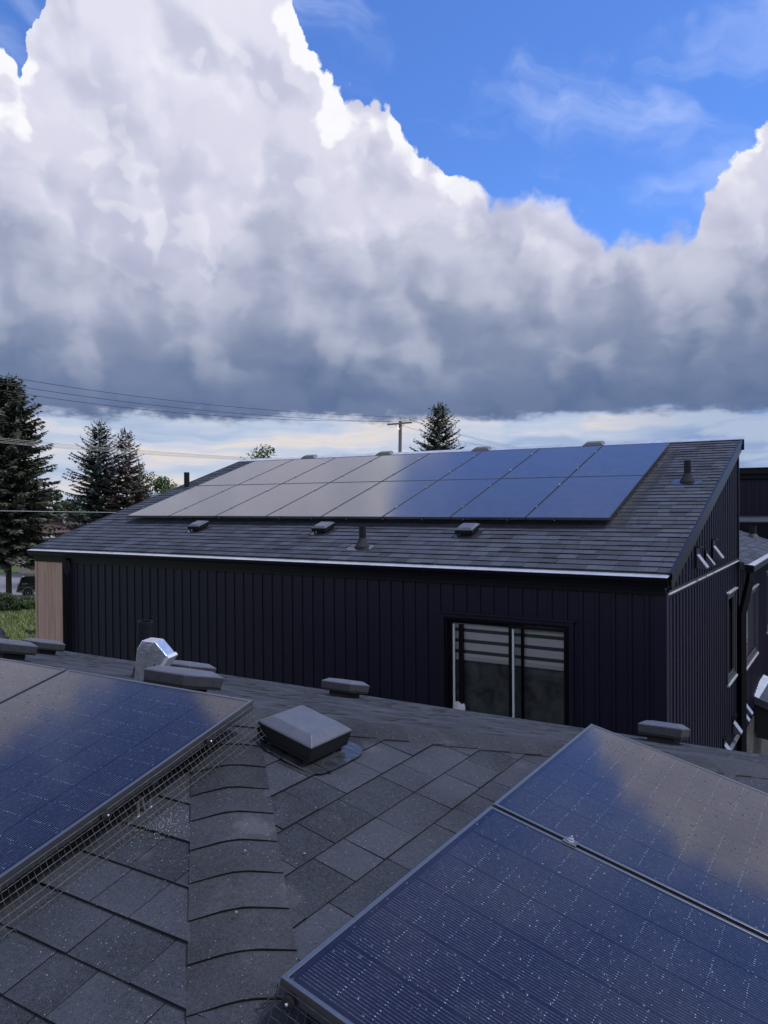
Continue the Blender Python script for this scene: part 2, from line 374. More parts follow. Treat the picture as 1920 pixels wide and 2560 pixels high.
VINYL, _g, _p = mat('window_vinyl', (.60, .66, .64), .4)
bump(_g, _p, _g.noise(pos(_g), 60, 2), .05, .002)
ROOM, _g, _p = mat('room_dark', (.02, .02, .022), .9)
bump(_g, _p, _g.noise(pos(_g), 4, 2), .1, .01)

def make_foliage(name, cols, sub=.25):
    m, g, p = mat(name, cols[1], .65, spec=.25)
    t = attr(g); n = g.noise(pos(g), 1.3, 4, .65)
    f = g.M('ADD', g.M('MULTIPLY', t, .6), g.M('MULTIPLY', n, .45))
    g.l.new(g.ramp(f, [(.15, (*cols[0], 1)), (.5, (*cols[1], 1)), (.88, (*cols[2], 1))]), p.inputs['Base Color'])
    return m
SPRUCE = make_foliage('spruce_needles', ((.028, .046, .038), (.082, .112, .094), (.19, .21, .175)))
SPRUCE_O = make_foliage('spruce_needles_olive', ((.032, .045, .034), (.096, .114, .082), (.22, .20, .145)))
SPRUCE_B = make_foliage('spruce_needles_brown', ((.045, .034, .028), (.14, .10, .084), (.095, .115, .085)))
LEAF = make_foliage('green_leaves', ((.03, .06, .018), (.085, .14, .045), (.18, .22, .085)))
LEAF_D = make_foliage('dark_leaves', ((.02, .035, .018), (.05, .08, .035), (.10, .13, .06)))
BARK, _g, _p = mat('bark', (.06, .05, .042), .9)
bump(_g, _p, _g.noise(pos(_g), 9, 4), .4, .03)

def make_ground():
    m, g, p = mat('lawn_soil', (.06, .09, .03), .95, spec=.2)
    P = pos(g); x, y, z = g.xyz(P); n = g.noise(P, .35, 6, .62); f = g.noise(P, 6, 5, .7)
    a = g.ramp(f, [(.3, (.045, .085, .018, 1)), (.55, (.11, .18, .04, 1)), (.75, (.17, .23, .07, 1))])
    b = g.ramp(f, [(.3, (.07, .06, .05, 1)), (.7, (.15, .135, .115, 1))])
    c = g.ramp(f, [(.3, (.12, .12, .12, 1)), (.7, (.19, .188, .185, 1))])
    lawn = g.mix(g.smooth(n, .56, .68), a, b)
    yard = g.smooth(g.M('ADD', x, g.M('MULTIPLY', n, 6)), -24, -19)
    g.l.new(g.mix(yard, lawn, c), p.inputs['Base Color']); bump(g, p, f, .6, .05)
    return m
GROUND = make_ground()
ASPH, _g, _p = mat('grey_road', (.17, .165, .17), .9)
_g.l.new(_g.ramp(_g.noise(pos(_g), .5, 6, .65), [(.3, (.20, .195, .20, 1)), (.7, (.30, .29, .29, 1))]), _p.inputs['Base Color'])
CONC, _g, _p = mat('kerb_concrete', (.32, .31, .29), .9)
bump(_g, _p, _g.noise(pos(_g), 8, 4), .2, .01)
GRASS = make_foliage('grass_blades', ((.08, .10, .035), (.19, .25, .085), (.31, .34, .16)))
CARG, _g, _p = mat('green_car_paint', (.022, .032, .026), .25, .3, coat=.6)
_g.l.new(_g.M('ADD', .2, _g.M('MULTIPLY', _g.noise(pos(_g), 2, 3), .15)), _p.inputs['Roughness'])
CARK, _g, _p = mat('khaki_cladding', (.24, .23, .20), .5)
bump(_g, _p, _g.noise(pos(_g), 30, 2), .05, .003)
CARGL, _g, _p = mat('car_glass', (.02, .03, .05), .05, spec=.8, ior=1.8)
bump(_g, _p, _g.noise(pos(_g), 3, 2), .02, .01)
TYRE, _g, _p = mat('tyre_rubber', (.015, .015, .016), .85)
bump(_g, _p, _g.noise(pos(_g), 60, 2), .2, .004)
LAMP, _g, _p = mat('lamp_red', (.25, .02, .015), .2)
bump(_g, _p, _g.noise(pos(_g), 60, 2), .1, .004)
REDROOF, _g, _p = mat('red_brown_shingle', (.14, .075, .065), .9)
_g.l.new(_g.ramp(_g.noise(pos(_g), 5, 4, .7), [(.3, (.10, .052, .045, 1)), (.7, (.19, .10, .09, 1))]), _p.inputs['Base Color'])
STUCCO, _g, _p = mat('tan_stucco', (.42, .36, .28), .9)
bump(_g, _p, _g.noise(pos(_g), 20, 3), .2, .01)
SOIL, _g, _p = mat('dug_soil', (.04, .03, .022), .95)
bump(_g, _p, _g.noise(pos(_g), 9, 4), .6, .05)
GRIT, _g, _p = mat('pale_grit', (.55, .52, .44), .8)
_g.l.new(_g.ramp(_g.noise(pos(_g), 60, 2), [(.35, (.40, .34, .22, 1)), (.6, (.62, .6, .56, 1))]), _p.inputs['Base Color'])
LEAFBIT, _g, _p = mat('dry_leaf', (.42, .34, .20), .8)
bump(_g, _p, _g.noise(pos(_g), 80, 2), .3, .002)
CABLE, _g, _p = mat('overhead_wire', (.03, .03, .035), .6)
bump(_g, _p, _g.noise(pos(_g), 5, 2), .05, .002)
CABLEW, _g, _p = mat('pale_wire', (.42, .42, .38), .5)
bump(_g, _p, _g.noise(pos(_g), 5, 2), .05, .002)
CERAM, _g, _p = mat('glass_insulator', (.45, .42, .48), .2)
bump(_g, _p, _g.noise(pos(_g), 40, 2), .05, .002)

# ------------------------------------------------------------------ object helpers
def tag(o, label=None, cat=None, group=None, kind=None):
    if label: o['label'] = label
    if cat: o['category'] = cat
    if group: o['group'] = group
    if kind: o['kind'] = kind
    return o
def empty(name, loc=(0, 0, 0), label=None, cat=None, group=None, R=None):
    o = bpy.data.objects.new(name, None); COL.objects.link(o); o.empty_display_size = .1
    M4 = (R.to_4x4() if R is not None else Matrix.Identity(4)); M4.translation = Vector(loc)
    o.matrix_world = M4
    return tag(o, label, cat, group)
def wloc(o):
    v = Vector((0, 0, 0))
    while o is not None: v += o.location; o = o.parent
    return v
class MB:
    def __init__(s): s.v = []; s.f = []; s.t = []; s.tone = 0.0; s.mi = {}
    def _add(s, vs, fs):
        n = len(s.v); s.v += [tuple(p) for p in vs]; s.f += [[i + n for i in f] for f in fs]; s.t += [s.tone] * len(vs)
        return s
    def box(s, c, size, R=None):
        hx, hy, hz = size[0] / 2, size[1] / 2, size[2] / 2; c = Vector(c)
        pts = [Vector((sx * hx, sy * hy, sz * hz)) for sz in (-1, 1) for sx, sy in ((-1, -1), (1, -1), (1, 1), (-1, 1))]
        if R is not None: pts = [R @ p for p in pts]
        return s._add([c + p for p in pts], [[3, 2, 1, 0], [4, 5, 6, 7], [0, 1, 5, 4], [1, 2, 6, 5], [2, 3, 7, 6], [3, 0, 4, 7]])
    def span(s, a, b):
        a, b = Vector(a), Vector(b); return s.box((a + b) / 2, [abs(k) for k in (b - a)])
    def hexa(s, bot, top):
        """frustum from 4 bottom and 4 top points (counter-clockwise seen from above)"""
        return s._add(list(bot) + list(top), [[3, 2, 1, 0], [4, 5, 6, 7], [0, 1, 5, 4], [1, 2, 6, 5], [2, 3, 7, 6], [3, 0, 4, 7]])
    def prism(s, poly, vec):
        n = len(poly); vec = Vector(vec); a = [Vector(p) for p in poly]; b = [p + vec for p in a]
        return s._add(a + b, [list(range(n))[::-1], list(range(n, 2 * n))] + [[i, (i + 1) % n, (i + 1) % n + n, i + n] for i in range(n)])
    def quad(s, a, b, c, d): return s._add([a, b, c, d], [[0, 1, 2, 3]])
    def poly(s, pts): return s._add(pts, [list(range(len(pts)))])
    def tube(s, pts, r, n=6, cap=True):
        pts = [Vector(p) for p in pts]; rs = r if isinstance(r, (list, tuple)) else [r] * len(pts)
        rings = []
        for i, p in enumerate(pts):
            d = (pts[min(i + 1, len(pts) - 1)] - pts[max(i - 1, 0)]).normalized()
            a = Vector((0, 0, 1)) if abs(d.z) < .9 else Vector((1, 0, 0))
            e1 = d.cross(a).normalized(); e2 = d.cross(e1)
            rings.append([p + (e1 * math.cos(2 * math.pi * k / n) + e2 * math.sin(2 * math.pi * k / n)) * rs[i] for k in range(n)])
        vs = [q for rg in rings for q in rg]; fs = []
        for i in range(len(pts) - 1):
            for k in range(n):
                a, b = i * n + k, i * n + (k + 1) % n; fs.append([a, a + n, b + n, b])
        if cap: fs += [list(range(n)), list(range((len(pts) - 1) * n, len(pts) * n))[::-1]]
        return s._add(vs, fs)
    def lathe(s, c, prof, n=16, R=None):
        c = Vector(c); vs = []; fs = []
        for r, z in prof:
            for k in range(n):
                p = Vector((r * math.cos(2 * math.pi * k / n), r * math.sin(2 * math.pi * k / n), z))
                vs.append(c + (R @ p if R is not None else p))
        for i in range(len(prof) - 1):
            for k in range(n):
                a, b = i * n + k, i * n + (k + 1) % n; fs.append([a, b, b + n, a + n])
        fs.append(list(range((len(prof) - 1) * n, len(prof) * n))); fs.append(list(range(n))[::-1])
        return s._add(vs, fs)
    def build(s, name, m, parent=None, local=False, smooth=False, bevel=0, kind=None, label=None, tone=False):
        off = Vector((0, 0, 0)) if (parent is None or local) else wloc(parent)
        me = bpy.data.meshes.new(name)
        a = np.array(s.v, dtype=float).reshape(-1, 3) - np.array(off)
        me.from_pydata(a.tolist(), [], s.f); me.materials.append(m)
        if s.mi:
            me.materials.append(EDGE); ix = [0] * len(s.f)
            for k in s.mi: ix[k] = 1
            me.polygons.foreach_set('material_index', ix)
        if tone:
            at_ = me.attributes.new('tone', 'FLOAT', 'POINT'); at_.data.foreach_set('value', s.t)
        if smooth: me.polygons.foreach_set('use_smooth', [True] * len(me.polygons))
        me.update()
        o = bpy.data.objects.new(name, me); COL.objects.link(o)
        if parent is not None: o.parent = parent
        if bevel:
            b = o.modifiers.new('bevel', 'BEVEL'); b.width = bevel; b.segments = 2; b.limit_method = 'ANGLE'; b.angle_limit = D2R(30)
        return tag(o, label, None, None, kind)
def clone(o, parent=None):
    c = o.copy(); COL.objects.link(c)
    if parent is not None: c.parent = parent
    for ch in list(o.children): clone(ch, c)
    return c
def top(name, mb, m, label, cat, loc=None, group=None, kind=None, **kw):
    """a thing that is one mesh, with its origin at loc"""
    L = Vector(loc) if loc is not None else Vector(mb.v[0])
    mb.v = [tuple(Vector(p) - L) for p in mb.v]
    o = mb.build(name, m, None, **kw); o.location = L
    return tag(o, label, cat, group, kind)

GZ = -7.8
# ------------------------------------------------------------------ ground, road
mb = MB(); mb.quad((-900, -400, GZ), (700, -400, GZ), (700, 900, GZ), (-900, 900, GZ))
tag(mb.build('ground', GROUND), kind='structure')
rd = Vector((math.sin(D2R(33)), math.cos(D2R(33)), 0)); rn = Vector((-rd.y, rd.x, 0))     # along the road, away from the viewer
rc = Vector((-60.8, 38.4, 0))                                                             # near edge passes here
def rp(a, b, z): p = rc + rd * a + rn * b; return Vector((p.x, p.y, z))
mb = MB(); mb.quad(rp(-160, .25, GZ + .008), rp(160, .25, GZ + .008), rp(160, 25, GZ + .008), rp(-160, 25, GZ + .008))
tag(mb.build('road', ASPH), kind='structure')
mb = MB()
for b in (0, 25.0): mb.hexa([rp(-160, b, GZ), rp(160, b, GZ), rp(160, b + .25, GZ), rp(-160, b + .25, GZ)], [rp(-160, b, GZ + .13), rp(160, b, GZ + .13), rp(160, b + .25, GZ + .13), rp(-160, b + .25, GZ + .13)])
tag(mb.build('kerb', CONC), kind='structure')

# ------------------------------------------------------------------ near roof
TP = .25; COSR = 1 / math.sqrt(1 + TP * TP); SINR = TP * COSR
R0 = Vector((-1.0114, 1.2224, -.9621)); L0 = Vector((-1.8847, 2.1325, -.7110))      # panel corners
PEAK = Vector((-2.1165, 2.2335, -.806)); RUN = 2.88
EZ = PEAK.z - TP * RUN; EXR, EYN, EYF, EXL = PEAK.x + RUN, PEAK.y - RUN, PEAK.y + RUN, -9.6
near = empty('near_house', (-4.4, 2.2, GZ), 'house with low charcoal shingled hip roof in the foreground', 'house')
roof = MB()
c1, c2, c3, c4 = Vector((EXR, EYN, EZ)), Vector((EXR, EYF, EZ)), Vector((EXL, EYF, EZ)), Vector((EXL, EYN, EZ)); rl = Vector((EXL, PEAK.y, PEAK.z))
roof._add([c1, c2, c3, c4, PEAK, rl], [[0, 1, 4], [1, 2, 5, 4], [3, 0, 4, 5], [2, 3, 5], [3, 2, 1, 0]])
nroof = roof.build('roof', SHING, near)
mb = MB(); mb.span((EXL + .3, EYN + .35, GZ), (EXR - .35, EYF - .35, EZ - .1)); mb.build('wall', SIDING, near)
mb = MB()
for a, b in ((c1, c2), (c2, c3), (c3, c4), (c4, c1)):
    dn = Vector((0, 0, -.16)); o_ = (b - a).normalized().cross(Vector((0, 0, 1))) * .02
    mb.hexa([a + dn, b + dn, b + dn + o_, a + dn + o_], [a, b, b + o_, a + o_])
mb.build('fascia', TRIMB, near)

class Face:
    """a sloping roof plane: u along the level, s down the slope from O"""
    def __init__(s, O, U, V): s.O, s.U, s.V = Vector(O), Vector(U), Vector(V); s.N = s.U.cross(s.V).normalized(); s.N = s.N if s.N.z > 0 else -s.N
    def p(s, u, d, h=0): return s.O + s.U * u + s.V * d + s.N * h
    def uv(s, p): q = Vector(p) - s.O; return q.dot(s.U), q.dot(s.V)
def clip(poly, a, b, c):
    """keep a*u+b*s<=c"""
    out = []
    for i in range(len(poly)):
        p, q = poly[i], poly[(i + 1) % len(poly)]; fp, fq = a * p[0] + b * p[1] - c, a * q[0] + b * q[1] - c
        if fp <= 0: out.append(p)
        if fp * fq < 0:
            t = fp / (fp - fq); out.append((p[0] + (q[0] - p[0]) * t, p[1] + (q[1] - p[1]) * t))
    return out
EXPO = .1435
def layout(face, u0, u1, s0, s1, clips, rnd, hidden=None, ths=(.0058, .0064, .0070, .0085, .0095)):
    """shingle tabs of one roof face: list of (polygon, thickness, sbot)"""
    tabs = []; n = int(math.ceil((s1 - s0) / EXPO))
    for k in range(n):
        b = s1 - k * EXPO; a = max(s0, b - EXPO); u = u0 - rnd.random() * .3
        while u < u1:
            w = rnd.choice((.15, .18, .22, .25, .29)); g = .0034
            P = [(max(u0, u + g / 2), a), (min(u1, u + w - g / 2), a), (min(u1, u + w - g / 2), b), (max(u0, u + g / 2), b)]
            if P[1][0] - P[0][0] > .015:
                for c in clips: P = clip(P, *c) if len(P) > 2 else P
                if len(P) > 2 and not (hidden and hidden(sum(q[0] for q in P) / len(P), sum(q[1] for q in P) / len(P))):
                    tabs.append((P, rnd.choice(ths), a, b))
            u += w
    return tabs
def tab_mesh(mb, face, P, th, a, b, lift=.001):
    L = max(b - a, .02)
    hh = lambda q: .0012 + (th - .0012) * (q[1] - a) / L
    n = len(P); ar = sum(P[i][0] * P[(i + 1) % n][1] - P[(i + 1) % n][0] * P[i][1] for i in range(n))
    nz = face.U.cross(face.V).dot(face.N)
    if ar * nz < 0: P = P[::-1]
    bot = [face.p(q[0], q[1], -.002) for q in P]; tp = [face.p(q[0], q[1], hh(q) + lift) for q in P]
    f0 = len(mb.f)
    mb._add(bot + tp, [list(range(n, 2 * n))] + [[i, (i + 1) % n, (i + 1) % n + n, i + n] for i in range(n)])
    for k in range(f0 + 1, f0 + n + 1): mb.mi[k] = 1
def score(face, P, blockers):
    c = face.p(sum(q[0] for q in P) / len(P), sum(q[1] for q in P) / len(P), .005)
    pr = project(c)
    if not pr: return 0
    pts = [project(face.p(*q)) for q in P]
    if any(p is None for p in pts): return 0
    x, y = pr[0], pr[1]
    if not (-30 < x < 1950 and 0 < y < 2600): return 0
    for (bo, bu, bv, wu, wv) in blockers:       # panel rectangles that may hide it
        nn = bu.cross(bv); den = c.dot(nn)
        if abs(den) < 1e-6: continue
        t = bo.dot(nn) / den
        if 0 < t < .99:
            q = c * t - bo
            if 0 < q.dot(bu) < wu and 0 < q.dot(bv) < wv: return 0
    ar = abs(sum(pts[i][0] * pts[(i + 1) % len(pts)][1] - pts[(i + 1) % len(pts)][0] * pts[i][1] for i in range(len(pts)))) / 2
    return ar
def lay_shingles(groups, parent, m, limit, blockers, rnd, rough_tail=True):
    allt = []
    for face, tabs in groups:
        for t in tabs: allt.append((score(face, t[0], blockers), face, t))
    allt.sort(key=lambda q: -q[0])
    rest = MB(); cache = {}
    for i, (sc, face, (P, th, a, b)) in enumerate(allt):
        if i < limit and sc > 0:
            full = len(P) == 4 and abs(P[0][1] - P[1][1]) < 1e-6 and abs(P[2][1] - P[3][1]) < 1e-6 and abs(P[0][0] - P[3][0]) < 1e-6 and abs(P[1][0] - P[2][0]) < 1e-6
            if full:
                key = (id(face), round(P[1][0] - P[0][0], 4), th, round(b - a, 4))
                if key not in cache:
                    q = MB(); sh = [(x - P[0][0], y - a) for x, y in P]; f0 = Face((0, 0, 0), face.U, face.V)
                    tab_mesh(q, f0, sh, th, 0, b - a); o = q.build('shingle', m, parent, local=True); cache[key] = o.data
                else:
                    o = bpy.data.objects.new('shingle', cache[key]); COL.objects.link(o); o.parent = parent
                o.location = face.p(P[0][0], a) - wloc(parent)
            else:
                q = MB(); tab_mesh(q, face, P, th, a, b); q.build('shingle', m, parent)
        else:
            rest.tone = rnd.random(); tab_mesh(rest, face, P, th, a, b)
    if rest.v: rest.build('shingle_field', m, parent, kind='stuff', tone=True)

fR = Face(PEAK, (0, 1, 0), (COSR, 0, -SINR)); fL = Face(PEAK, (1, 0, 0), (0, -COSR, -SINR)); fF = Face(PEAK, (1, 0, 0), (0, COSR, -SINR))
SL = RUN / COSR; rnd = random.Random(11)
k45 = COSR          # hip lines: |u| = s*cos
def under_R(u, s): return (R0.y + .12 < PEAK.y + u < R0.y + 2.0) and (R0.x + .12 < PEAK.x + s * COSR < R0.x + 1.6)
def under_L(u, s): return PEAK.x + u < L0.x - .15 and L0.y - 1.6 < PEAK.y - s * COSR < L0.y - .1
HG = -.045
tR = layout(fR, -RUN, RUN, 0, SL, [(1, -k45, HG), (-1, -k45, HG)], rnd, under_R)
tL = layout(fL, EXL - PEAK.x, RUN, 0.03, SL, [(1, -k45, HG)], rnd, under_L)
tF = layout(fF, EXL - PEAK.x, RUN, 0.03, SL, [(1, -k45, HG)], rnd, None, (.0030, .0036))
PWID, PLEN = 1.038, 1.766
vR = Vector((COSR, 0, -SINR)); vL = Vector((0, -COSR, -SINR))
blk = [(R0, Vector((0, 1, 0)), vR, 2 * 1.058, PLEN), (L0, Vector((-1, 0, 0)), vL, 3.2, PLEN)]
lay_shingles([(fR, tR), (fL, tL), (fF, tF)], nroof, SHING, 300, blk, rnd)

bands = MB(); rb = random.Random(19)  # flat dark quads paint in the dark tone and shade of recessed slots
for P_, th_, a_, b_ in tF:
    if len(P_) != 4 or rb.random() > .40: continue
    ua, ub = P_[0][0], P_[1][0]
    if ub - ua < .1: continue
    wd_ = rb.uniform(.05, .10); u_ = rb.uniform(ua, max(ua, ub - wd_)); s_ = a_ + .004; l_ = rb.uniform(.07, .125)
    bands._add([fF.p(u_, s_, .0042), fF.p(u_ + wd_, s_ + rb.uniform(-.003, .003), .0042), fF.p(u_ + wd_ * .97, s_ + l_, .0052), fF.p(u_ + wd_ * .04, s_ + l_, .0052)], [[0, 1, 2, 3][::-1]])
bands.build('slot_shade_bands', DARK, nroof, kind='stuff')
def hip_caps(P0, d, n1, n2, n, name, hw=.125, jit=None):
    d = Vector(d).normalized(); a1 = Vector(n1).normalized().cross(d); a2 = Vector(n2).normalized().cross(d)
    if a1.z > 0: a1 = -a1
    if a2.z > 0: a2 = -a2
    up = (Vector(n1).normalized() + Vector(n2).normalized()).normalized(); r = .045
    # round the fold where the two sides meet
    def cross(w):
        if w >= r: return a1 * w
        if w <= -r: return a2 * -w
        t = (w + r) / (2 * r); return a2 * r * (1 - t) ** 2 + a1 * r * t * t
    ws = [-hw, -hw * .7, -r, -r * .55, -r * .2, r * .2, r * .55, r, hw * .7, hw]
    for k in range(n):
        q = MB(); s0, s1 = k * EXPO, (k + 1) * EXPO + .004; cut = random.uniform(-.004, .004)
        A = []; Bq = []; C = []
        for w in ws:
            bow = .004 * (1 - (w / hw) ** 2); ww = w * (1 + random.uniform(-.01, .01))
            ed_ = 1 - .28 * (abs(w) / hw) ** 2; A.append(P0 + d * s0 + cross(ww) + up * .0105 * ed_)
            Bq.append(P0 + d * (s1 + cut + bow) + cross(ww) + up * (.0168 * ed_ + random.uniform(-.0008, .0008)))
            C.append(Bq[-1] - up * .0052)
        m_ = len(ws); vs = A + Bq + Bq + C; fs = []; q_ = m_ - 1
        for i in range(q_): fs.append([i, i + 1, m_ + i + 1, m_ + i])
        for i in range(q_): fs.append([2 * m_ + i, 2 * m_ + i + 1, 3 * m_ + i + 1, 3 * m_ + i])
        for i in (0, q_): vs += [A[i], Bq[i], Bq[i] - up * .014, A[i] - up * .008]; n0 = len(vs); fs.append([n0 - 4, n0 - 3, n0 - 2, n0 - 1])
        q._add(vs, fs); q.mi = {k: 1 for k in range(q_, 2 * q_)}; o = q.build(name, SHING_F, nroof)
        o.data.polygons.foreach_set('use_smooth', [j < q_ for j in range(len(fs))])
hl = RUN * math.sqrt(2 + TP * TP)
hip_caps(PEAK, (1, -1, -TP), fR.N, fL.N, int(hl / EXPO), 'hip_cap_shingle')
hip_caps(PEAK, (1, 1, -TP), fR.N, fF.N, int(hl / EXPO), 'hip_cap_shingle')
hip_caps(PEAK - Vector((7.4, 0, 0)), (1, 0, 0), fL.N, fF.N, int(7.4 / EXPO), 'ridge_cap_shingle')

# ------------------------------------------------------------------ solar panels
def basis(U, V): N = Vector(U).cross(Vector(V)); return Matrix((Vector(U), Vector(V), N)).transposed()
def panel_parts(root, cells, W=PWID, L=PLEN):
    f = MB(); t, dp = .011, .035
    f.span((0, 0, -dp), (t, L, 0)); f.span((W - t, 0, -dp), (W, L, 0)); f.span((t, 0, -dp), (W - t, t, 0)); f.span((t, L - t, -dp), (W - t, L, 0))
    f.build('frame', FRAME, root, local=True, bevel=.0012)
    g = MB(); g.span((t, t, -.006), (W - t, L - t, -.0018)); g.build('glass', cells, root, local=True)
    b = MB(); b.span((W / 2 - .06, .25, -.026), (W / 2 + .06, .33, -.0065)); b.build('junction_box', DARK, root, local=True)
def drops(root, n, seed, W=PWID, L=PLEN, dens=None):
    r = random.Random(seed); d = MB()
    for i in range(n):
        u, v = r.uniform(.015, W - .015), r.uniform(.015, L - .015)
        rad = .0010 + .0040 * r.random() ** 3.2; hgt = rad * r.uniform(.22, .38); el_ = r.uniform(.85, 1.2)
        ring = [(u + rad * math.cos(k * 1.0472 + i) * el_, v + rad * math.sin(k * 1.0472 + i) / el_, -.00175) for k in range(6)]
        r2 = [(u + .6 * (a - u), v + .6 * (b - v), -.00175 + hgt * .75) for a, b, c in ring]
        d._add(ring + r2 + [(u, v, -.00175 + hgt)], [[k, (k + 1) % 6, (k + 1) % 6 + 6, k + 6] for k in range(6)] + [[6 + k, 6 + (k + 1) % 6, 12] for k in range(6)])
    d.build('rain_drops', DROP, root, local=True, smooth=True, kind='stuff')
def clamp(root, u, v, big=False):
    c = MB(); w = .042
    c.span((u - .017, v - w / 2, .0004), (u + .017, v + w / 2, .0045)); o = c.build('clamp', FRAME, root, local=True, bevel=.001)
    b = MB(); b.lathe((u, v, .0046), [(.0105, 0), (.0105, .002), (.0075, .0022), (.0075, .009), (.0035, .0092), (.0035, .016), (.002, .0175)], 8 if not big else 12)
    b.build('bolt', BOLT, o, local=True)

UR, UL = Vector((0, -1, 0)), Vector((-1, 0, 0))
gN = 'solar panels on the near roof'
pR = []
for i, (lab) in enumerate(('wet blue solar panel at lower right with a mesh guarded front corner', 'wet solar panel at right reflecting pink cloud, behind the largest panel')):
    o = empty('solar_panel', R0 + Vector((0, 1.038 + 1.058 * i, 0)), lab, 'solar panel', gN, basis(UR, vR))
    panel_parts(o, CELLS); drops(o, 3200 if i == 0 else 3200, 30 + i); pR.append(o)
clamp(pR[0], -.010, .262, True)
clamp(pR[0], -.010, 1.42, True)
for i, lab in enumerate(('wet solar panel at left with a mesh skirt along its right edge', 'wet solar panel mostly cut off at the far left edge of the near roof', None)):
    if lab is None: continue
    o = empty('solar_panel', L0 + UL * 1.058 * i, lab, 'solar panel', gN, basis(UL, vL))
    panel_parts(o, CELLS); drops(o, 3400 if i == 0 else 1600, 40 + i)
    clamp(o, PWID + .010, .40); clamp(o, PWID + .010, 1.36)
    if i == 0: clamp(o, -.0, .30) if False else None

# bird guard mesh skirts
def skirt(name, label, group, P0, P1, prof, cell=.019, wt=.0008, clips=(), root_mat=WIRE, jit=.0009, fray=False):
    P0, P1 = Vector(P0), Vector(P1); ln = (P1 - P0).length; du = (P1 - P0).normalized()
    root = empty(name, P0, label, 'mesh guard', group)
    w = MB(); r = random.Random(len(label))
    # arc-length samples down the profile
    pl = [0]
    for i in range(len(prof) - 1): pl.append(pl[-1] + (Vector(prof[i + 1]) - Vector(prof[i])).length)
    def pp(t):
        for i in range(len(prof) - 1):
            if t <= pl[i + 1] + 1e-9:
                k = (t - pl[i]) / (pl[i + 1] - pl[i]); return Vector(prof[i]).lerp(Vector(prof[i + 1]), k)
        return Vector(prof[-1])
    nu = int(ln / cell); nv = int(pl[-1] / cell)
    wob = lambda i, j: Vector((math.sin(i * .37 + j) * jit, math.cos(i * .23 + j * 1.7) * jit, math.sin(i * .11 + j * .6) * jit))
    for i in range(nu + 1):
        end = pl[-1] * (1 - (.0 if not fray else .12 * r.random()))
        pts = [P0 + du * (i * cell) + pp(end * k / 5) + wob(i, end * k / 5 * 20) for k in range(6)]
        w.tube(pts, wt, 3, cap=False)
    for j in range(nv + 1):
        t = min(j * cell, pl[-1] - .002); st = 6
        pts = [P0 + du * (i * cell) + pp(t) + wob(i, t * 20) for i in range(0, nu + 1, 3)]
        if len(pts) > 1: w.tube(pts, wt * 1.1, 4, cap=False)
    w.build('wire_mesh', root_mat, root)
    for (a, off, ndir) in clips:
        q = P0 + du * a + Vector(off); R = Vector(ndir).to_track_quat('Z', 'Y').to_matrix()
        c = MB(); c.lathe(q, [(.017, 0), (.017, .002), (.012, .0045), (.004, .0055)], 18, R); o = c.build('clip_disc', DARK, root)
        c = MB(); c.lathe(q + R @ Vector((0, 0, .0056)), [(.0042, 0), (.0042, .003), (.002, .0048)], 10, R); c.build('clip_pin', BOLT, o)
    return root
gG = 'mesh guards round the near solar panels'
nRv, nLv = fR.N, fL.N
skirt('mesh_guard', 'black wire mesh skirt along the right edge of the left solar panel', gG, L0 + vL * .0 + nLv * -.02, L0 + vL * PLEN + nLv * -.02,
      [(.005, 0, .004), (.008, 0, -.016), (.066, .0, -.0945), (.076, .0, -.0965)], clips=[(.236, (.006, 0, -.012), (1, 0, .1)), (.668, (.006, 0, -.012), (1, 0, .1)), (1.25, (.006, 0, -.012), (1, 0, .1))])
skirt('mesh_guard', 'black wire mesh under the front corner of the lower right solar panel', gG, R0 + nRv * -.02, R0 + vR * PLEN + nRv * -.02,
      [(0, -.005, .004), (0, -.008, -.016), (0, -.062, -.092), (0, -.085, -.096)], clips=[(.03, (0, -.006, -.017), (0, -1, .1)), (.62, (0, -.006, -.017), (0, -1, .1))])
skirt('mesh_guard', 'thin wire mesh strip below the upper edge of the right solar panels', gG, R0 + nRv * -.02 + Vector((-.003, 0, 0)), R0 + Vector((-.003, 2.1, 0)) + nRv * -.02,
      [(-.002, 0, 0), (-.008, 0, -.03), (-.035, 0, -.060), (-.065, 0, -.072)])
# a mounting foot under the left panel, seen through the mesh
br = empty('mounting_bracket', L0 + vL * .56 + nLv * -.115 + Vector((-.03, 0, 0)), 'silver mounting bracket behind the mesh of the left solar panel', 'bracket')
Rb = basis((1, 0, 0), -vL)
q0 = L0 + vL * .56 + nLv * -.119
mb = MB(); mb.box(q0 + Vector((-.012, 0, 0)), (.035, .11, .006), Rb); mb.build('base_plate', METAL, br)
mb = MB(); mb.box(q0 + Vector((-.02, .02, .033)), (.03, .006, .06), Rb); mb.box(q0 + Vector((-.02, .0, .002)) + nLv * .006, (.03, .04, .005), Rb); mb.build('upright', METAL, br)
for dy, hh in ((-.035, .012), (.05, .03), (.0, .05)):
    mb = MB(); mb.lathe(q0 + Vector((-.01, dy, .002 + dy * .25)), [(.009, 0), (.009, .006), (.0045, .007), (.0045, hh)], 8); mb.build('bolt', BOLT, br)
mb = MB(); mb.tube([L0 + Vector((-1.4, -.43, -.055 - .43 * TP)), L0 + Vector((-.03, -.43, -.055 - .43 * TP))], .02, 4)
top('mounting_rail', mb, FRAME, 'black mounting rail under the left solar panel', 'rail')

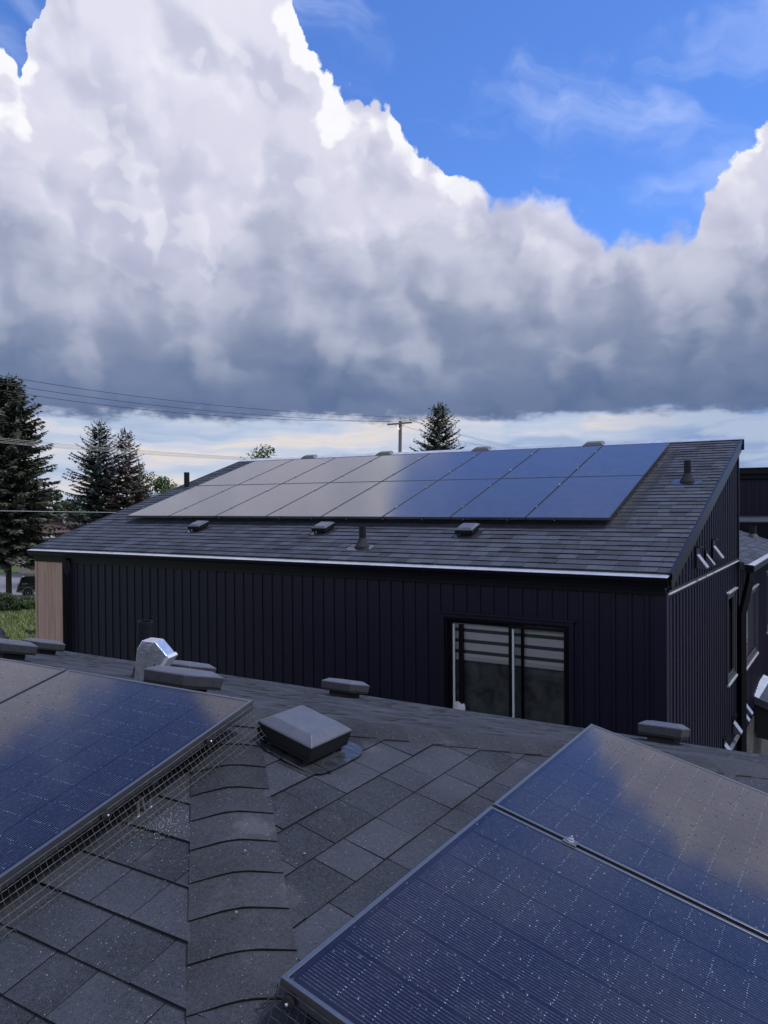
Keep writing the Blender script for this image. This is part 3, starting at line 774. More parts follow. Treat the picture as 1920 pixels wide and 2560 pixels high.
# ------------------------------------------------------------------ square roof vents on the near roof
def vent_parts(root, U, V, N, P, s=.245, flange=True, leg=.040, skirt_h=.046, rise=.026, small=False, dark_skirt=True):
    """U level, V down-slope, N up; P = centre of the base on the roof"""
    pt = lambda u, v, h: P + U * u + V * v + N * h
    sq = lambda a, h, oy=0: [pt(-a, -a + oy, h), pt(a, -a + oy, h), pt(a, a + oy, h), pt(-a, a + oy, h)]
    flip = U.cross(V).dot(N) < 0
    S = (lambda a, h: sq(a, h)[::-1]) if flip else sq
    h = s / 2
    sk = MB(); sk.hexa(S(h * .97, leg), S(h * .995, leg + skirt_h)); sk.build('skirt', VENTB if dark_skirt else VENT_G, root, bevel=.003)
    cp = MB()
    cp.hexa(S(h, leg + skirt_h - .003), S(h, leg + skirt_h + .0035)); cp.hexa(S(h * .995, leg + skirt_h + .0036), S(h * .70, leg + skirt_h + rise))
    cp.build('cap', VENT, root, bevel=.0035)
    ur = MB(); ur.hexa(S(h * .96, leg - .010), S(h * .96, leg - .0005)); ur.build('under_rim', VENTB, root)
    co = MB(); co.hexa(S(h * .62, -.004), S(h * .62, leg - .012)); co.build('collar', VENTB, root)
    if not small:
        for a, b in ((-1, -1), (1, -1), (1, 1), (-1, 1)):
            lg = MB(); lg.tube([pt(a * h * .78, b * h * .78, 0), pt(a * h * .78, b * h * .78, leg - .01)], [.013, .011], 8); lg.build('leg', VENTB, root)
    if flange:
        fl = MB(); pts = []
        for k in range(28):
            a = 2 * math.pi * k / 28; cx, sx = math.cos(a), math.sin(a); e = 2 / 5
            pts.append((math.copysign(abs(cx) ** e, cx) * s * .66, math.copysign(abs(sx) ** e, sx) * s * .60))
        b_ = [pt(u + .02, v + .035, .011) for u, v in pts]; t_ = [pt(u * .99 + .02, v * .99 + .035, .0145) for u, v in pts]
        if flip: b_, t_ = b_[::-1], t_[::-1]
        n = len(b_); fl._add(b_ + t_, [list(range(n, 2 * n))] + [[i, (i + 1) % n, (i + 1) % n + n, i + n] for i in range(n)])
        fl.build('flashing', FLASH, root)
gV = 'square vents on the near roof'
P = fR.p(*fR.uv((-1.758, 2.25, -.9)))
o = empty('roof_vent', P, 'large black square roof vent in the middle with a shiny grey flashing, at the peak', 'roof vent', gV); vent_parts(o, fR.U, fR.V, fR.N, P, .248)
def on_F(x, y): return fF.p(*fF.uv((x, y, 0)))
def vF(x, y, label, s=.25, small=True):
    P = Vector((x, y, PEAK.z - TP * (y - PEAK.y)))
    o = empty('roof_vent', P, label, 'roof vent', gV); vent_parts(o, fF.U, fF.V, fF.N, P, s, flange=False, small=small, leg=.050, dark_skirt=False)
vF(-2.72, 2.58, 'dark square roof vent in front of the silver duct', .262)
vF(-3.76, 3.62, 'small dark roof vent half hidden behind the silver duct')
vF(-3.131, 4.50, 'dark square roof vent alone on the far slope before the black siding')
vF(-1.03, 4.80, 'dark square roof vent beyond the right solar panel, near the corner of the black house')
vF(-4.72, 2.98, 'dark roof vent cut off by the left edge of the photo', .25)
vF(-5.93, 4.06, 'dark roof vent in front of the brown planks at left')

# silver duct elbow, plastic pipe, domed cap
P = Vector((-3.33, 2.86, PEAK.z - TP * (2.86 - PEAK.y)))
du = empty('exhaust_duct', P, 'shiny silver square exhaust elbow standing on the near roof', 'duct')
mb = MB(); X = Vector((.93, .36, 0)); Yv = Vector((-.36, .93, 0)); Z = Vector((0, 0, 1))
prof = [(-.01, -.01), (.125, -.01), (.105, .115), (.15, .095), (.19, .155), (.12, .232), (.045, .238), (.015, .19)]
mb.prism([P + X * a + Z * b - Yv * .05 for a, b in prof], Yv * .10); mb.build('elbow', FOIL, du, bevel=.004)
mb = MB(); mb.prism([P + X * a + Z * b - Yv * .054 for a, b in [(.138, .092), (.152, .082), (.200, .148), (.188, .162)]], Yv * .108); mb.build('outlet_rim', WHITE, du)
mb = MB(); mb.span(P + Vector((-.03, -.075, -.012)), P + Vector((.09, -.055, .012))); mb.build('base_strip', WHITE, du)
P = Vector((-3.62, 3.13, PEAK.z - TP * (3.13 - PEAK.y)))
pr_ = empty('vent_pipe', P, 'grey green plastic vent pipe behind the silver duct', 'pipe')
mb = MB(); mb.lathe(P + Vector((0, 0, -.03)), [(.0425, 0), (.0425, .375), (.038, .375), (.038, .28)], 20, Matrix.Rotation(D2R(5), 3, 'Y')); mb.build('pipe', PIPE, pr_, smooth=False)
mb = MB(); mb.lathe(P + Vector((0, 0, -.01)), [(.09, 0), (.07, .02), (.05, .06), (.047, .085)], 18); mb.build('boot', VENTB, pr_)
P = at(-14, 1597, 5.2)
dm = empty('domed_vent', (P.x, P.y, PEAK.z - TP * (P.y - PEAK.y)), 'black domed cap with a thin brim at the left photo edge', 'roof vent')
mb = MB(); mb.lathe(P, [(.088, -.004), (.090, .004), (.072, .012), (.066, .035), (.052, .062), (.030, .078), (.008, .084)], 24); mb.build('dome', VENTB, dm, smooth=True)
mb = MB(); mb.tube([(P.x, P.y, PEAK.z - TP * (P.y - PEAK.y) - .02), (P.x, P.y, P.z)], .04, 12); mb.build('pipe', VENTB, dm)

# loose bits on the shingles
mb = MB(); a = fR.p(*fR.uv((-1.586, 2.179, 0)), .012); b = fR.p(*fR.uv((-1.342, 2.178, 0)), .013); mid = (a + b) / 2 + Vector((0, -.012, .004))
mb.tube([a, a.lerp(mid, .5) + Vector((0, -.004, .002)), mid, b.lerp(mid, .5) + Vector((0, -.002, .002)), b], .0021, 6)
ct = empty('cable_tie', a, 'black cable tie lying loose across the shingles', 'cable tie'); mb.build('strap', DARK, ct)
mb = MB(); mb.box(b, (.010, .007, .007)); mb.build('head', DARK, ct)
r = random.Random(5); mb = MB()
for i in range(420):
    c = Vector((-1.775, 1.615, 0)) + Vector((r.gauss(0, .05), r.gauss(0, .045), 0)) if i < 300 else Vector((r.uniform(-2.0, -1.45), r.uniform(1.1, 1.9), 0))
    if c.x + c.y > .02: continue
    P = fL.p(*fL.uv((c.x, c.y, PEAK.z - TP * (PEAK.y - c.y))), .0095); k = r.uniform(.0007, .0019)
    mb._add([P + Vector((k, 0, 0)), P + Vector((-k * .5, k * .9, 0)), P + Vector((-k * .5, -k * .9, 0)), P + Vector((0, 0, k * 1.4))], [[0, 1, 3], [1, 2, 3], [2, 0, 3]])
top('grit', mb, GRIT, 'scatter of pale grit on the shingles beside the left panel', 'grit', kind='stuff')
for i, (x, y, f_, lab) in enumerate(((-1.345, 1.731, fR, 'small dry leaf scrap on the shingles right of the hip'), (-1.30, 1.40, fR, 'tiny dry leaf crumb lying on the hip caps'), (-1.45, 1.60, fR, 'pale flat leaf fleck on the hip cap shingles'))):
    P = f_.p(*f_.uv((x, y, PEAK.z - TP * (x - PEAK.x))), .013 if i == 0 else .022); k = .0055
    mb = MB(); mb._add([P + Vector((k, 0, .002)), P + Vector((.3 * k, .7 * k, 0)), P + Vector((-k, .3 * k, .003)), P + Vector((-.4 * k, -.6 * k, 0)), P + Vector((0, 0, .004))], [[0, 1, 4], [1, 2, 4], [2, 3, 4], [3, 0, 4]])
    top('leaf_scrap', mb, LEAFBIT, lab, 'leaf', P)

# ------------------------------------------------------------------ black house with the large array
Q = .3127; CQ, SQ = math.cos(Q), math.sin(Q)
BX0, BX1 = -11.95, -1.66; YE, ZE = 8.053, -.729; SLB = 5.42
WX0, WX1, WY0, WY1 = -11.93, -1.72, 8.10, 13.17
fB = Face((0, YE + SLB * CQ, ZE + SLB * SQ), (1, 0, 0), (0, -CQ, -SQ))      # s down from the ridge
def bp(x, up, h=0): return fB.p(x, SLB - up, h)
hB = empty('black_house', (-6.8, 10.6, GZ), 'house with black vertical siding and shed roof carrying the large solar array', 'house')
mb = MB(); mb.hexa([bp(BX0, 0, -.16), bp(BX1, 0, -.16), bp(BX1, SLB, -.16), bp(BX0, SLB, -.16)], [bp(BX0, 0), bp(BX1, 0), bp(BX1, SLB), bp(BX0, SLB)])
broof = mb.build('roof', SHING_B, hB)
AX0 = -11.054; A_S = 1.297; PWB, PLB = 1.058, 1.786
def under_B(u, s): up = SLB - s; return AX0 + .1 < u < AX0 + 8 * PWB - .1 and A_S + .12 < up < A_S + 2 * PLB - .12
rnd = random.Random(3)
tB = layout(fB, BX0, BX1, 0, SLB, [], rnd, under_B, (.009, .010, .012, .014))
blkB = [(bp(AX0, A_S, .13), Vector((1, 0, 0)), Vector((0, CQ, SQ)), 8 * PWB, 2 * PLB)]
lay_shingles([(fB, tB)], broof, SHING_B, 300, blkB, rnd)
# walls: sheets with openings, siding boards proud of them
WIN = (-4.19, -2.70, -2.80, -1.345)      # x0,x1,z0,z1 of the front window opening
ZT = -.94
def rake_z(y): return ZE + (y - YE) / CQ * SQ - .16 / CQ
mb = MB(); t = .10
mb.span((WX0, WY0, GZ), (WIN[0], WY0 + t, ZT)); mb.span((WIN[1], WY0, GZ), (WX1, WY0 + t, ZT))
mb.span((WIN[0], WY0, GZ), (WIN[1], WY0 + t, WIN[2])); mb.span((WIN[0], WY0, WIN[3]), (WIN[1], WY0 + t, ZT))
front = mb.build('front_wall', SIDING, hB)
SW = (12.06, 12.83, -2.60, -1.40)        # y0,y1,z0,z1 of the narrow side window
def yz(mbx, pts, x0=WX1 - .10, x1=WX1): mbx.prism([(x0, y, z) for y, z in pts], (x1 - x0, 0, 0))
mb = MB(); ya, yb = WY0 + t, WY1
yz(mb, [(ya, GZ), (SW[0], GZ), (SW[0], rake_z(SW[0])), (ya, rake_z(ya))]); yz(mb, [(SW[1], GZ), (yb, GZ), (yb, rake_z(yb)), (SW[1], rake_z(SW[1]))])
yz(mb, [(SW[0], GZ), (SW[1], GZ), (SW[1], SW[2]), (SW[0], SW[2])]); yz(mb, [(SW[0], SW[3]), (SW[1], SW[3]), (SW[1], rake_z(SW[1])), (SW[0], rake_z(SW[0]))])
side = mb.build('side_wall', SIDING, hB)
mb = MB(); mb.span((WX0, WY1 - .1, GZ), (WX1 - .1, WY1, rake_z(WY1))); mb.span((WX0, WY0 + t, GZ), (WX0 + .1, WY1 - .1, ZT)); mb.prism([(WX0, WY0 + t, ZT), (WX0, WY1 - .1, ZT), (WX0, WY1 - .1, rake_z(WY1 - .1))], (.1, 0, 0))
mb.build('back_wall', SIDING, hB)
UNIT = .1695
def board(mb_, a, b, z0, z1f, place, k):
    """one board-and-batten unit clipped to [a,b] along the wall"""
    pr = [(0, .0), (0, .006), (.116, .006), (.119, .003), (.1205, .003), (.1225, .018), (.1615, .018), (.1635, .003), (.1672, .003), (.1672, .0)]
    u0 = k * UNIT; pts = []
    for i in range(len(pr)):
        u, d = pr[i][0] + u0, pr[i][1]
        if i > 0:
            pu, pd = pr[i - 1][0] + u0, pr[i - 1][1]
            for e in (a, b):
                if (pu - e) * (u - e) < 0: tt = (e - pu) / (u - pu); pts.append((e, pd + (d - pd) * tt))
        if a - 1e-6 <= u <= b + 1e-6: pts.append((u, d))
    if len(pts) < 2 or pts[-1][0] - pts[0][0] < .004: return False
    pts = [(pts[0][0], 0)] + pts + [(pts[-1][0], 0)]
    n = len(pts); bot = [place(u, d, z0) for u, d in pts]; tp = [place(u, d, z1f(u)) for u, d in pts]
    mb_._add(bot + tp, [[i, (i + 1) % n, (i + 1) % n + n, i + n] for i in range(n)] + [list(range(n, 2 * n)), list(range(n))[::-1]])
    return True
def siding(parent, a, b, z0, z1f, place, stuff=False, name='siding_board', m=SIDING, skip=None):
    acc = MB()
    for k in range(int(math.floor(a / UNIT)), int(math.ceil(b / UNIT)) + 1):
        q = acc if stuff else MB()
        if board(q, a, b, z0, z1f, place, k) and not stuff: q.build(name, m, parent)
    if stuff and acc.v: acc.build(name, m, parent, kind='stuff')
fpl = lambda u, d, z: Vector((u, WY0 - .001 - d, z)); spl = lambda u, d, z: Vector((WX1 + .001 + d, u, z))
PX = -11.21
siding(front, PX, WIN[0] - .055, GZ, lambda u: ZT, fpl); siding(front, WIN[1] + .055, WX1 - .10, GZ, lambda u: ZT, fpl)
siding(front, WIN[0] - .055, WIN[1] + .055, GZ, lambda u: WIN[2] - .055, fpl); siding(front, WIN[0] - .055, WIN[1] + .055, WIN[3] + .07, lambda u: ZT, fpl)
LED = -.955
siding(side, WY0 + .10, WY1 - .03, LED + .03, lambda u: rake_z(u) - .0, spl)
siding(side, WY0 + .10, SW[0] - .05, GZ, lambda u: LED - .045, spl); siding(side, SW[1] + .05, WY1 - .03, GZ, lambda u: LED - .045, spl)
siding(side, SW[0] - .05, SW[1] + .05, GZ, lambda u: SW[2] - .05, spl); siding(side, SW[0] - .05, SW[1] + .05, SW[3] + .05, lambda u: LED - .045, spl)
# corner post, plank end panel
mb = MB(); mb.span((WX1 - .10, WY0 - .022, GZ), (WX1 + .022, WY0 - .001, ZT)); mb.span((WX1 + .001, WY0 - .001, GZ), (WX1 + .022, WY0 + .10, -.93)); mb.build('corner_post', SIDING, hB, bevel=.003)
for i, (a, b) in enumerate(((WX0 + .045, -11.60), (-11.598, -11.42), (-11.418, PX - .012))):
    mb = MB(); mb.span((a, WY0 - .020, GZ), (b - .003, WY0 - .001, ZT)); mb.build('plank', PLANK, front, bevel=.002)
mb = MB(); mb.span((WX0 - .012, WY0 - .030, GZ), (WX0 + .042, WY0 - .001, ZT)); mb.build('plank_corner_trim', PLANK, hB, bevel=.003)
mb = MB(); mb.span((PX - .012, WY0 - .024, GZ), (PX - .001, WY0 - .001, ZT)); mb.build('divider_trim', TRIMB, hB)
# eaves
mb = MB(); mb.span((BX0 + .01, WY0 - .03, -.955), (BX1 - .045, WY0 + .08, -.905)); mb.span((BX0 + .005, WY0 - .045, -.905), (BX1 - .05, WY0 + .06, -.80)); mb.build('fascia', TRIMB, hB, bevel=.003)
gy = WY0 - .045
mb = MB(); gp = [(0, -.095), (-.075, -.095), (-.085, -.06), (-.110, -.035), (-.115, 0), (-.109, 0), (-.103, -.032), (-.078, -.058), (-.070, -.088), (0, -.088)]
mb.prism([(BX0 - .02, gy + a, -.765 + b) for a, b in gp], (BX1 - BX0 + .02, 0, 0)); gut = mb.build('gutter', TRIMB, hB)
mb = MB(); mb.hexa([(BX0 - .02, gy - .112, -.7655), (BX1, gy - .112, -.7655), (BX1, gy + .02, -.741), (BX0 - .02, gy + .02, -.741)], [(BX0 - .02, gy - .112, -.7625), (BX1, gy - .112, -.7625), (BX1, gy + .02, -.738), (BX0 - .02, gy + .02, -.738)])
gd = mb.build('gutter_guard', GUARD, gut)
for k in range(23):
    xx = BX0 + .2 + k * .455
    if xx < BX1: mb = MB(); mb.lathe((xx, gy - .06, -.7535), [(.007, 0), (.006, .006), (.002, .008)], 6); mb.build('screw', BOLT, gut)
mb = MB(); dx = -11.02
mb.tube([(dx - .06, gy - .05, -.86), (dx, WY0 - .075, -1.12), (dx, WY0 - .075, GZ + .05)], .045, 4); mb.build('downspout', TRIMB, hB)
# rakes
for x0, x1, nm in ((BX1 - .02, BX1 + .012, 'rake_board'), (BX0 - .012, BX0 + .02, 'rake_board')):
    mb = MB(); mb.hexa([bp(x0, -.02, -.165), bp(x1, -.02, -.165), bp(x1, SLB, -.165), bp(x0, SLB, -.165)], [bp(x0, -.02, -.06), bp(x1, -.02, -.06), bp(x1, SLB, -.06), bp(x0, SLB, -.06)]); mb.build(nm, TRIMB, hB)
    mb = MB(); e = .012 if x1 > -5 else -.012; mb.hexa([bp(x0 + e, -.02, -.059), bp(x1 + e, -.02, -.059), bp(x1 + e, SLB, -.059), bp(x0 + e, SLB, -.059)], [bp(x0 + e, -.02, .014), bp(x1 + e, -.02, .014), bp(x1 + e, SLB, .014), bp(x0 + e, SLB, .014)]); mb.build('rake_drip_edge', TRIMB, hB, bevel=.004)
mb = MB(); mb.hexa([bp(BX0 - .02, SLB - .07, .008), bp(BX1 + .04, SLB - .07, .008), bp(BX1 + .04, SLB + .05, .008), bp(BX0 - .02, SLB + .05, .008)], [bp(BX0 - .02, SLB - .07, .016), bp(BX1 + .04, SLB - .07, .016), bp(BX1 + .04, SLB + .05, .03), bp(BX0 - .02, SLB + .05, .03)]); mb.build('ridge_flashing', GUARD, hB)
mb = MB(); mb.span((BX0 - .02, YE + SLB * CQ + .01, ZE + SLB * SQ - .17), (BX1 + .04, YE + SLB * CQ + .03, ZE + SLB * SQ - .005)); mb.build('ridge_fascia', TRIMB, hB)
for x in (-10.02, -8.15, -6.05, -3.96):
    mb = MB(); a = .19; b_ = [bp(x - a, SLB - .10, .016), bp(x + a, SLB - .10, .016), bp(x + a, SLB + .06, .016), bp(x - a, SLB + .06, .016)]
    t_ = [bp(x - a * .6, SLB - .06, .066), bp(x + a * .75, SLB - .06, .066), bp(x + a * .8, SLB + .05, .066), bp(x - a * .6, SLB + .05, .066)]
    mb.hexa(b_, t_); mb.build('ridge_vent', RVENT, hB, bevel=.008)
# side ledge
mb = MB(); xs = WX1 + .001
mb.prism([(xs, WY0 + .04, LED + .05), (xs + .03, WY0 + .04, LED + .05), (xs + .03, WY0 + .04, LED + .03), (xs, WY0 + .04, LED + .025)], (0, WY1 - WY0 - .03, 0)); mb.build('ledge_flashing', TRIMB, hB)
mb = MB(); mb.prism([(xs, WY0 + .04, LED + .024), (xs + .035, WY0 + .04, LED + .008), (xs + .035, WY0 + .04, LED + .0), (xs, WY0 + .04, LED - .012)], (0, WY1 - WY0 - .03, 0)); mb.build('ledge_drip_cap', GUARD, hB)
mb = MB(); mb.span((WX1 + .001, WY1 - .028, GZ), (WX1 + .035, WY1 + .015, rake_z(WY1) - .02)); mb.build('end_trim', TRIMB, hB)

# front window
wx0, wx1, wz0, wz1 = WIN
win = empty('window', (wx0, WY0, wz0)); win.parent = hB; win.location = Vector((wx0, WY0, wz0)) - wloc(hB)
def ring(mb_, x0, x1, z0, z1, w, y0, y1):
    mb_.span((x0, y0, z0), (x0 + w, y1, z1)); mb_.span((x1 - w, y0, z0), (x1, y1, z1)); mb_.span((x0 + w, y0, z1 - w), (x1 - w, y1, z1)); mb_.span((x0 + w, y0, z0), (x1 - w, y1, z0 + w))
mb = MB(); ring(mb, wx0 - .05, wx1 + .05, wz0 - .05, wz1 + .05, .046, WY0 - .034, WY0 - .002); mb.span((wx0 - .075, WY0 - .05, wz1 + .051), (wx1 + .075, WY0 - .002, wz1 + .068)); mb.build('casing', SIDING, win, bevel=.004)
mb = MB(); ring(mb, wx0, wx1, wz0, wz1, .024, WY0 - .012, WY0 + .09); mb.build('frame', TRIMB, win, bevel=.003)
xm = -3.40
mb = MB(); ring(mb, xm, wx1 - .036, wz0 + .036, wz1 - .036, .030, WY0 + .002, WY0 + .035); mb.build('sash', TRIMB, win, bevel=.003)
mb = MB(); ring(mb, wx0 + .036, xm + .16, wz0 + .036, wz1 - .036, .030, WY0 + .040, WY0 + .070); mb.build('sash', TRIMB, win, bevel=.003)
mb = MB(); mb.span((wx0 + .155, WY0 + .038, wz0 + .08), (wx0 + .205, WY0 + .072, wz1 - .08)); mb.build('mullion', TRIMB, win)
mb = MB(); mb.span((xm + .045, WY0 + .004, wz0 + .08), (xm + .068, WY0 - .006, wz1 - .078)); sm = mb.build('sash_edge', VINYL, win, bevel=.002)
for zz in (wz1 - .34, wz1 - 1.02):
    mb = MB(); mb.span((xm + .05, WY0 - .018, zz), (xm + .074, WY0 - .0065, zz + .09)); mb.build('latch', VINYL, win, bevel=.004)
mb = MB(); mb.span((wx0 + .079, WY0 + .037, wz0 + .08), (wx0 + .103, WY0 + .05, wz1 - .08)); mb.build('side_track', VINYL, win, bevel=.002)
mb = MB(); mb.quad((xm + .04, WY0 + .018, wz0 + .07), (wx1 - .07, WY0 + .018, wz0 + .07), (wx1 - .07, WY0 + .018, wz1 - .07), (xm + .04, WY0 + .018, wz1 - .07)); mb.build('pane', GLASS, win)
mb = MB(); mb.quad((wx0 + .07, WY0 + .055, wz0 + .07), (xm + .12, WY0 + .055, wz0 + .07), (xm + .12, WY0 + .055, wz1 - .07), (wx0 + .07, WY0 + .055, wz1 - .07)); mb.build('pane', GLASS, win)
# zebra blind behind the glass, two widths
yb_ = WY0 + .092
z = wz1 - .03; k = 0; bot = -1.80
while z > bot + .02:
    hh = .085 if k % 2 == 0 else .040
    if k == 0: hh = .10
    mb = MB(); mb.span((wx0 + .02, yb_ - (.003 if k % 2 == 0 else 0), max(bot, z - hh)), (wx1 - .02, yb_ + .002, z - .0005)); mb.build('blind_band', BLIND if k % 2 == 0 else BLINDD, win); z -= hh; k += 1
mb = MB(); mb.span((wx0 + .02, yb_ - .014, bot - .045), (wx1 - .02, yb_ + .006, bot - .001)); mb.build('blind_rail', WHITE, win, bevel=.004)
mb = MB(); n = 90
vs = []
for i in range(n + 1):
    x = wx0 + .01 + (wx1 - wx0 - .02) * i / n
    for j in range(9):
        zz = bot - .02 - (bot - .02 - wz0) * j / 8
        vs.append((x, yb_ + .042 + .014 * math.sin(i * .42 + j * .25) + .012 * math.sin(i * .17 - j * .5) + .006 * math.sin(i * .9 + j), zz))
mb._add(vs, [[i * 9 + j, (i + 1) * 9 + j, (i + 1) * 9 + j + 1, i * 9 + j + 1] for i in range(n) for j in range(8)]); mb.build('curtain', CURT, win, smooth=True)
mb = MB(); hp = Vector((wx0 + .17, yb_ - .015, -2.42))
mb.lathe(hp, [(.075, 0), (.085, .004), (.085, .03), (.075, .034), (.075, .05), (.082, .053), (.082, .075), (.06, .08)], 20, Vector((-.55, -.8, .2)).to_track_quat('Z', 'Y').to_matrix()); mb.build('hose_end', WHITE, win, smooth=False)
mb = MB(); mb.span((wx0 - .2, WY0 + .101, wz0 - .2), (wx1 + .2, WY0 + .13, wz0)); rm = MB()
rm.quad((wx0 - .6, WY0 + 1.2, GZ + 2), (wx1 + .6, WY0 + 1.2, GZ + 2), (wx1 + .6, WY0 + 1.2, 0 + ZT), (wx0 - .6, WY0 + 1.2, ZT)); rm.build('room_back', ROOM, win)

def side_window(house, y0, y1, z0, z1, xw, blind=False, cas=.05):
    w = empty('window', (xw, y0, z0)); w.parent = house; w.location = Vector((xw, y0, z0)) - wloc(house)
    def ry(mb_, a, b, c, d, wd, x0, x1):
        mb_.span((x0, a, c), (x1, a + wd, d)); mb_.span((x0, b - wd, c), (x1, b, d)); mb_.span((x0, a + wd, d - wd), (x1, b - wd, d)); mb_.span((x0, a + wd, c), (x1, b - wd, c + wd))
    mb = MB(); ry(mb, y0 - cas, y1 + cas, z0 - cas, z1 + cas, cas - .004, xw + .001, xw + .034); mb.build('casing', CASE, w, bevel=.003)
    mb = MB(); mb.span((xw + .001, y0 - cas - .02, z1 + cas + .001), (xw + .055, y1 + cas + .02, z1 + cas + .018)); mb.span((xw + .001, y0 - cas, z0 - cas - .03), (xw + .05, y1 + cas, z0 - cas - .001)); mb.build('drip_cap', GUARD, w)
    mb = MB(); ry(mb, y0, y1, z0, z1, .05, xw - .08, xw + .014); mb.build('frame', CASE, w, bevel=.002)
    mb = MB(); mb.quad((xw + .006, y0 + .05, z0 + .05), (xw + .006, y1 - .05, z0 + .05), (xw + .006, y1 - .05, z1 - .05), (xw + .006, y0 + .05, z1 - .05)); mb.build('pane', GLASS, w)
    mb = MB(); mb.quad((xw - .6, y0 - .3, z0 - .4), (xw - .6, y1 + .3, z0 - .4), (xw - .6, y1 + .3, z1 + .3), (xw - .6, y0 - .3, z1 + .3)); mb.build('room_back', ROOM, w)
    if blind:
        z = z0 + .06
        while z < z1 - .12:
            mb = MB(); mb.hexa([(xw - .02, y0 + .055, z), (xw - .016, y0 + .055, z), (xw - .016, y1 - .055, z), (xw - .02, y1 - .055, z)], [(xw - .034, y0 + .055, z + .068), (xw - .03, y0 + .055, z + .068), (xw - .03, y1 - .055, z + .068), (xw - .034, y1 - .055, z + .068)]); mb.build('blind_slat', BLIND, w); z += .072
        mb = MB(); mb.span((xw - .012, y0 + .055, z0 + .06), (xw - .009, y0 + .62, z1 - .06)); mb.build('sheer_strip', WHITE, w)
    return w
side_window(hB, SW[0], SW[1], SW[2], SW[3], WX1)

# wall hoods
def hood(y, z, s, label, grp, X=WX1, Lh=None):
    Lh = Lh or s * 2.0
    o = empty('wall_hood', (X + .02, y, z), label, 'vent hood', grp); xs = X + .019; hw = s / 2
    mb = MB(); mb.span((xs, y - hw * 1.15, z - Lh * 1.05), (xs + .014, y + hw * 1.15, z + s * .5)); mb.span((xs + .014, y - hw * 1.2, z + s * .48), (xs + .05, y + hw * 1.2, z + s * .55)); mb.build('mounting_block', TRIMB, o)
    A = [(xs + .015, 0, z), (xs + .015 + Lh * .74, 0, z - Lh), (xs + .015, 0, z - Lh)]
    mb = MB(); mb.hexa([(A[0][0], y - hw, z - .012), (A[1][0], y - hw, z - Lh - .012), (A[1][0], y + hw, z - Lh - .012), (A[0][0], y + hw, z - .012)], [(A[0][0], y - hw, z), (A[1][0], y - hw, z - Lh), (A[1][0], y + hw, z - Lh), (A[0][0], y + hw, z)]); mb.build('hood_top', METAL, o)
    for sg in (-1, 1):
        mb = MB(); mb.prism([(a[0], y + sg * (hw - .001) - .002, a[2] - .013) for a in A], (0, .004, 0)); mb.build('hood_cheek', VENT, o)
gH = 'silver vent hoods on the side wall of the black house'
hood(9.72, -.64, .17, 'leftmost of the three silver wall hoods just above the side ledge', gH, Lh=.145)
hood(10.30, -.67, .10, 'small middle silver wall hood just above the side ledge', gH, Lh=.125)
hood(10.86, -.60, .17, 'rightmost of the three silver wall hoods just above the side ledge', gH, Lh=.145)
hood(12.62, -3.32, .17, 'silver wall hood low on the side wall left of the downspout', gH, Lh=.145)
hood(11.75, -3.42, .17, 'lowest silver wall hood, just peeking over the near roof edge', gH, Lh=.145)
mb = MB(); mb.prism([(WX1 + .019, 11.9, -3.60), (WX1 + .06, 11.9, -3.625), (WX1 + .06, 11.9, -3.645), (WX1 + .019, 11.9, -3.66)], (0, WY1 - 11.93, 0)); mb.build('lower_drip_cap', VENT, hB)

# ---------------- things on the far roof
proto = None; gA = 'solar panels of the large array on the black house'
UB = Vector((-1, 0, 0)); VB = Vector((0, -CQ, -SQ)); RB = basis(UB, VB)
ordn = ('first', 'second', 'third', 'fourth', 'fifth', 'sixth', 'seventh', 'eighth')
for row in range(2):
    for i in range(8):
        P = bp(AX0 + (i + 1) * PWB - .01, A_S + (2 - row) * PLB - .01, .13)
        lab = '%s solar panel from the left in the %s row of the far array' % (ordn[i], ('upper', 'lower')[row])
        if i == 7: lab = 'rightmost solar panel in the %s row of the far array' % ('upper', 'lower')[row]
        if i == 0: lab = 'leftmost solar panel in the %s row of the far array' % ('upper', 'lower')[row]
        if proto is None:
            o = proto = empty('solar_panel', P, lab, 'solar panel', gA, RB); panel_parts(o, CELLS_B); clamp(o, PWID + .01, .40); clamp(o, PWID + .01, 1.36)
        else:
            o = clone(proto); M4 = RB.to_4x4(); M4.translation = P; o.matrix_world = M4; o['label'] = lab
skirt('mesh_guard', 'dark mesh guard under the lower edge of the far array', 'mesh guards round the far array', bp(AX0, A_S, .10), bp(AX0 + 8 * PWB, A_S, .10),
      [(0, -.002, 0), (0, -.01, -.05), (0, -.05, -.09 - .015)], cell=.025, wt=.0014, clips=[(.35 + k * .62, (0, -.012, -.004), (0, -1, 0)) for k in range(13)])
skirt('mesh_guard', 'dark mesh guard along the right edge of the far array', 'mesh guards round the far array', bp(AX0 + 8 * PWB, A_S, .10), bp(AX0 + 8 * PWB, A_S + 2 * PLB, .10),
      [(.002, 0, 0), (.01, 0, -.04), (.05, 0, -.085), (.16, 0, -.095)], cell=.025, wt=.0014, clips=[(.3 + k * .55, (.012, 0, -.004), (1, 0, 0)) for k in range(6)])
mb = MB()
for s_ in (.4, 1.36, .4 + PLB, 1.36 + PLB): mb.hexa([bp(AX0 + .05, A_S + s_, .02), bp(AX0 + 8 * PWB - .05, A_S + s_, .02), bp(AX0 + 8 * PWB - .05, A_S + s_ + .04, .02), bp(AX0 + .05, A_S + s_ + .04, .02)], [bp(AX0 + .05, A_S + s_, .09), bp(AX0 + 8 * PWB - .05, A_S + s_, .09), bp(AX0 + 8 * PWB - .05, A_S + s_ + .04, .09), bp(AX0 + .05, A_S + s_ + .04, .09)])
top('mounting_rail', mb, FRAME, 'black mounting rails beneath the far solar array', 'rail')
gW = 'square vents on the roof of the black house'
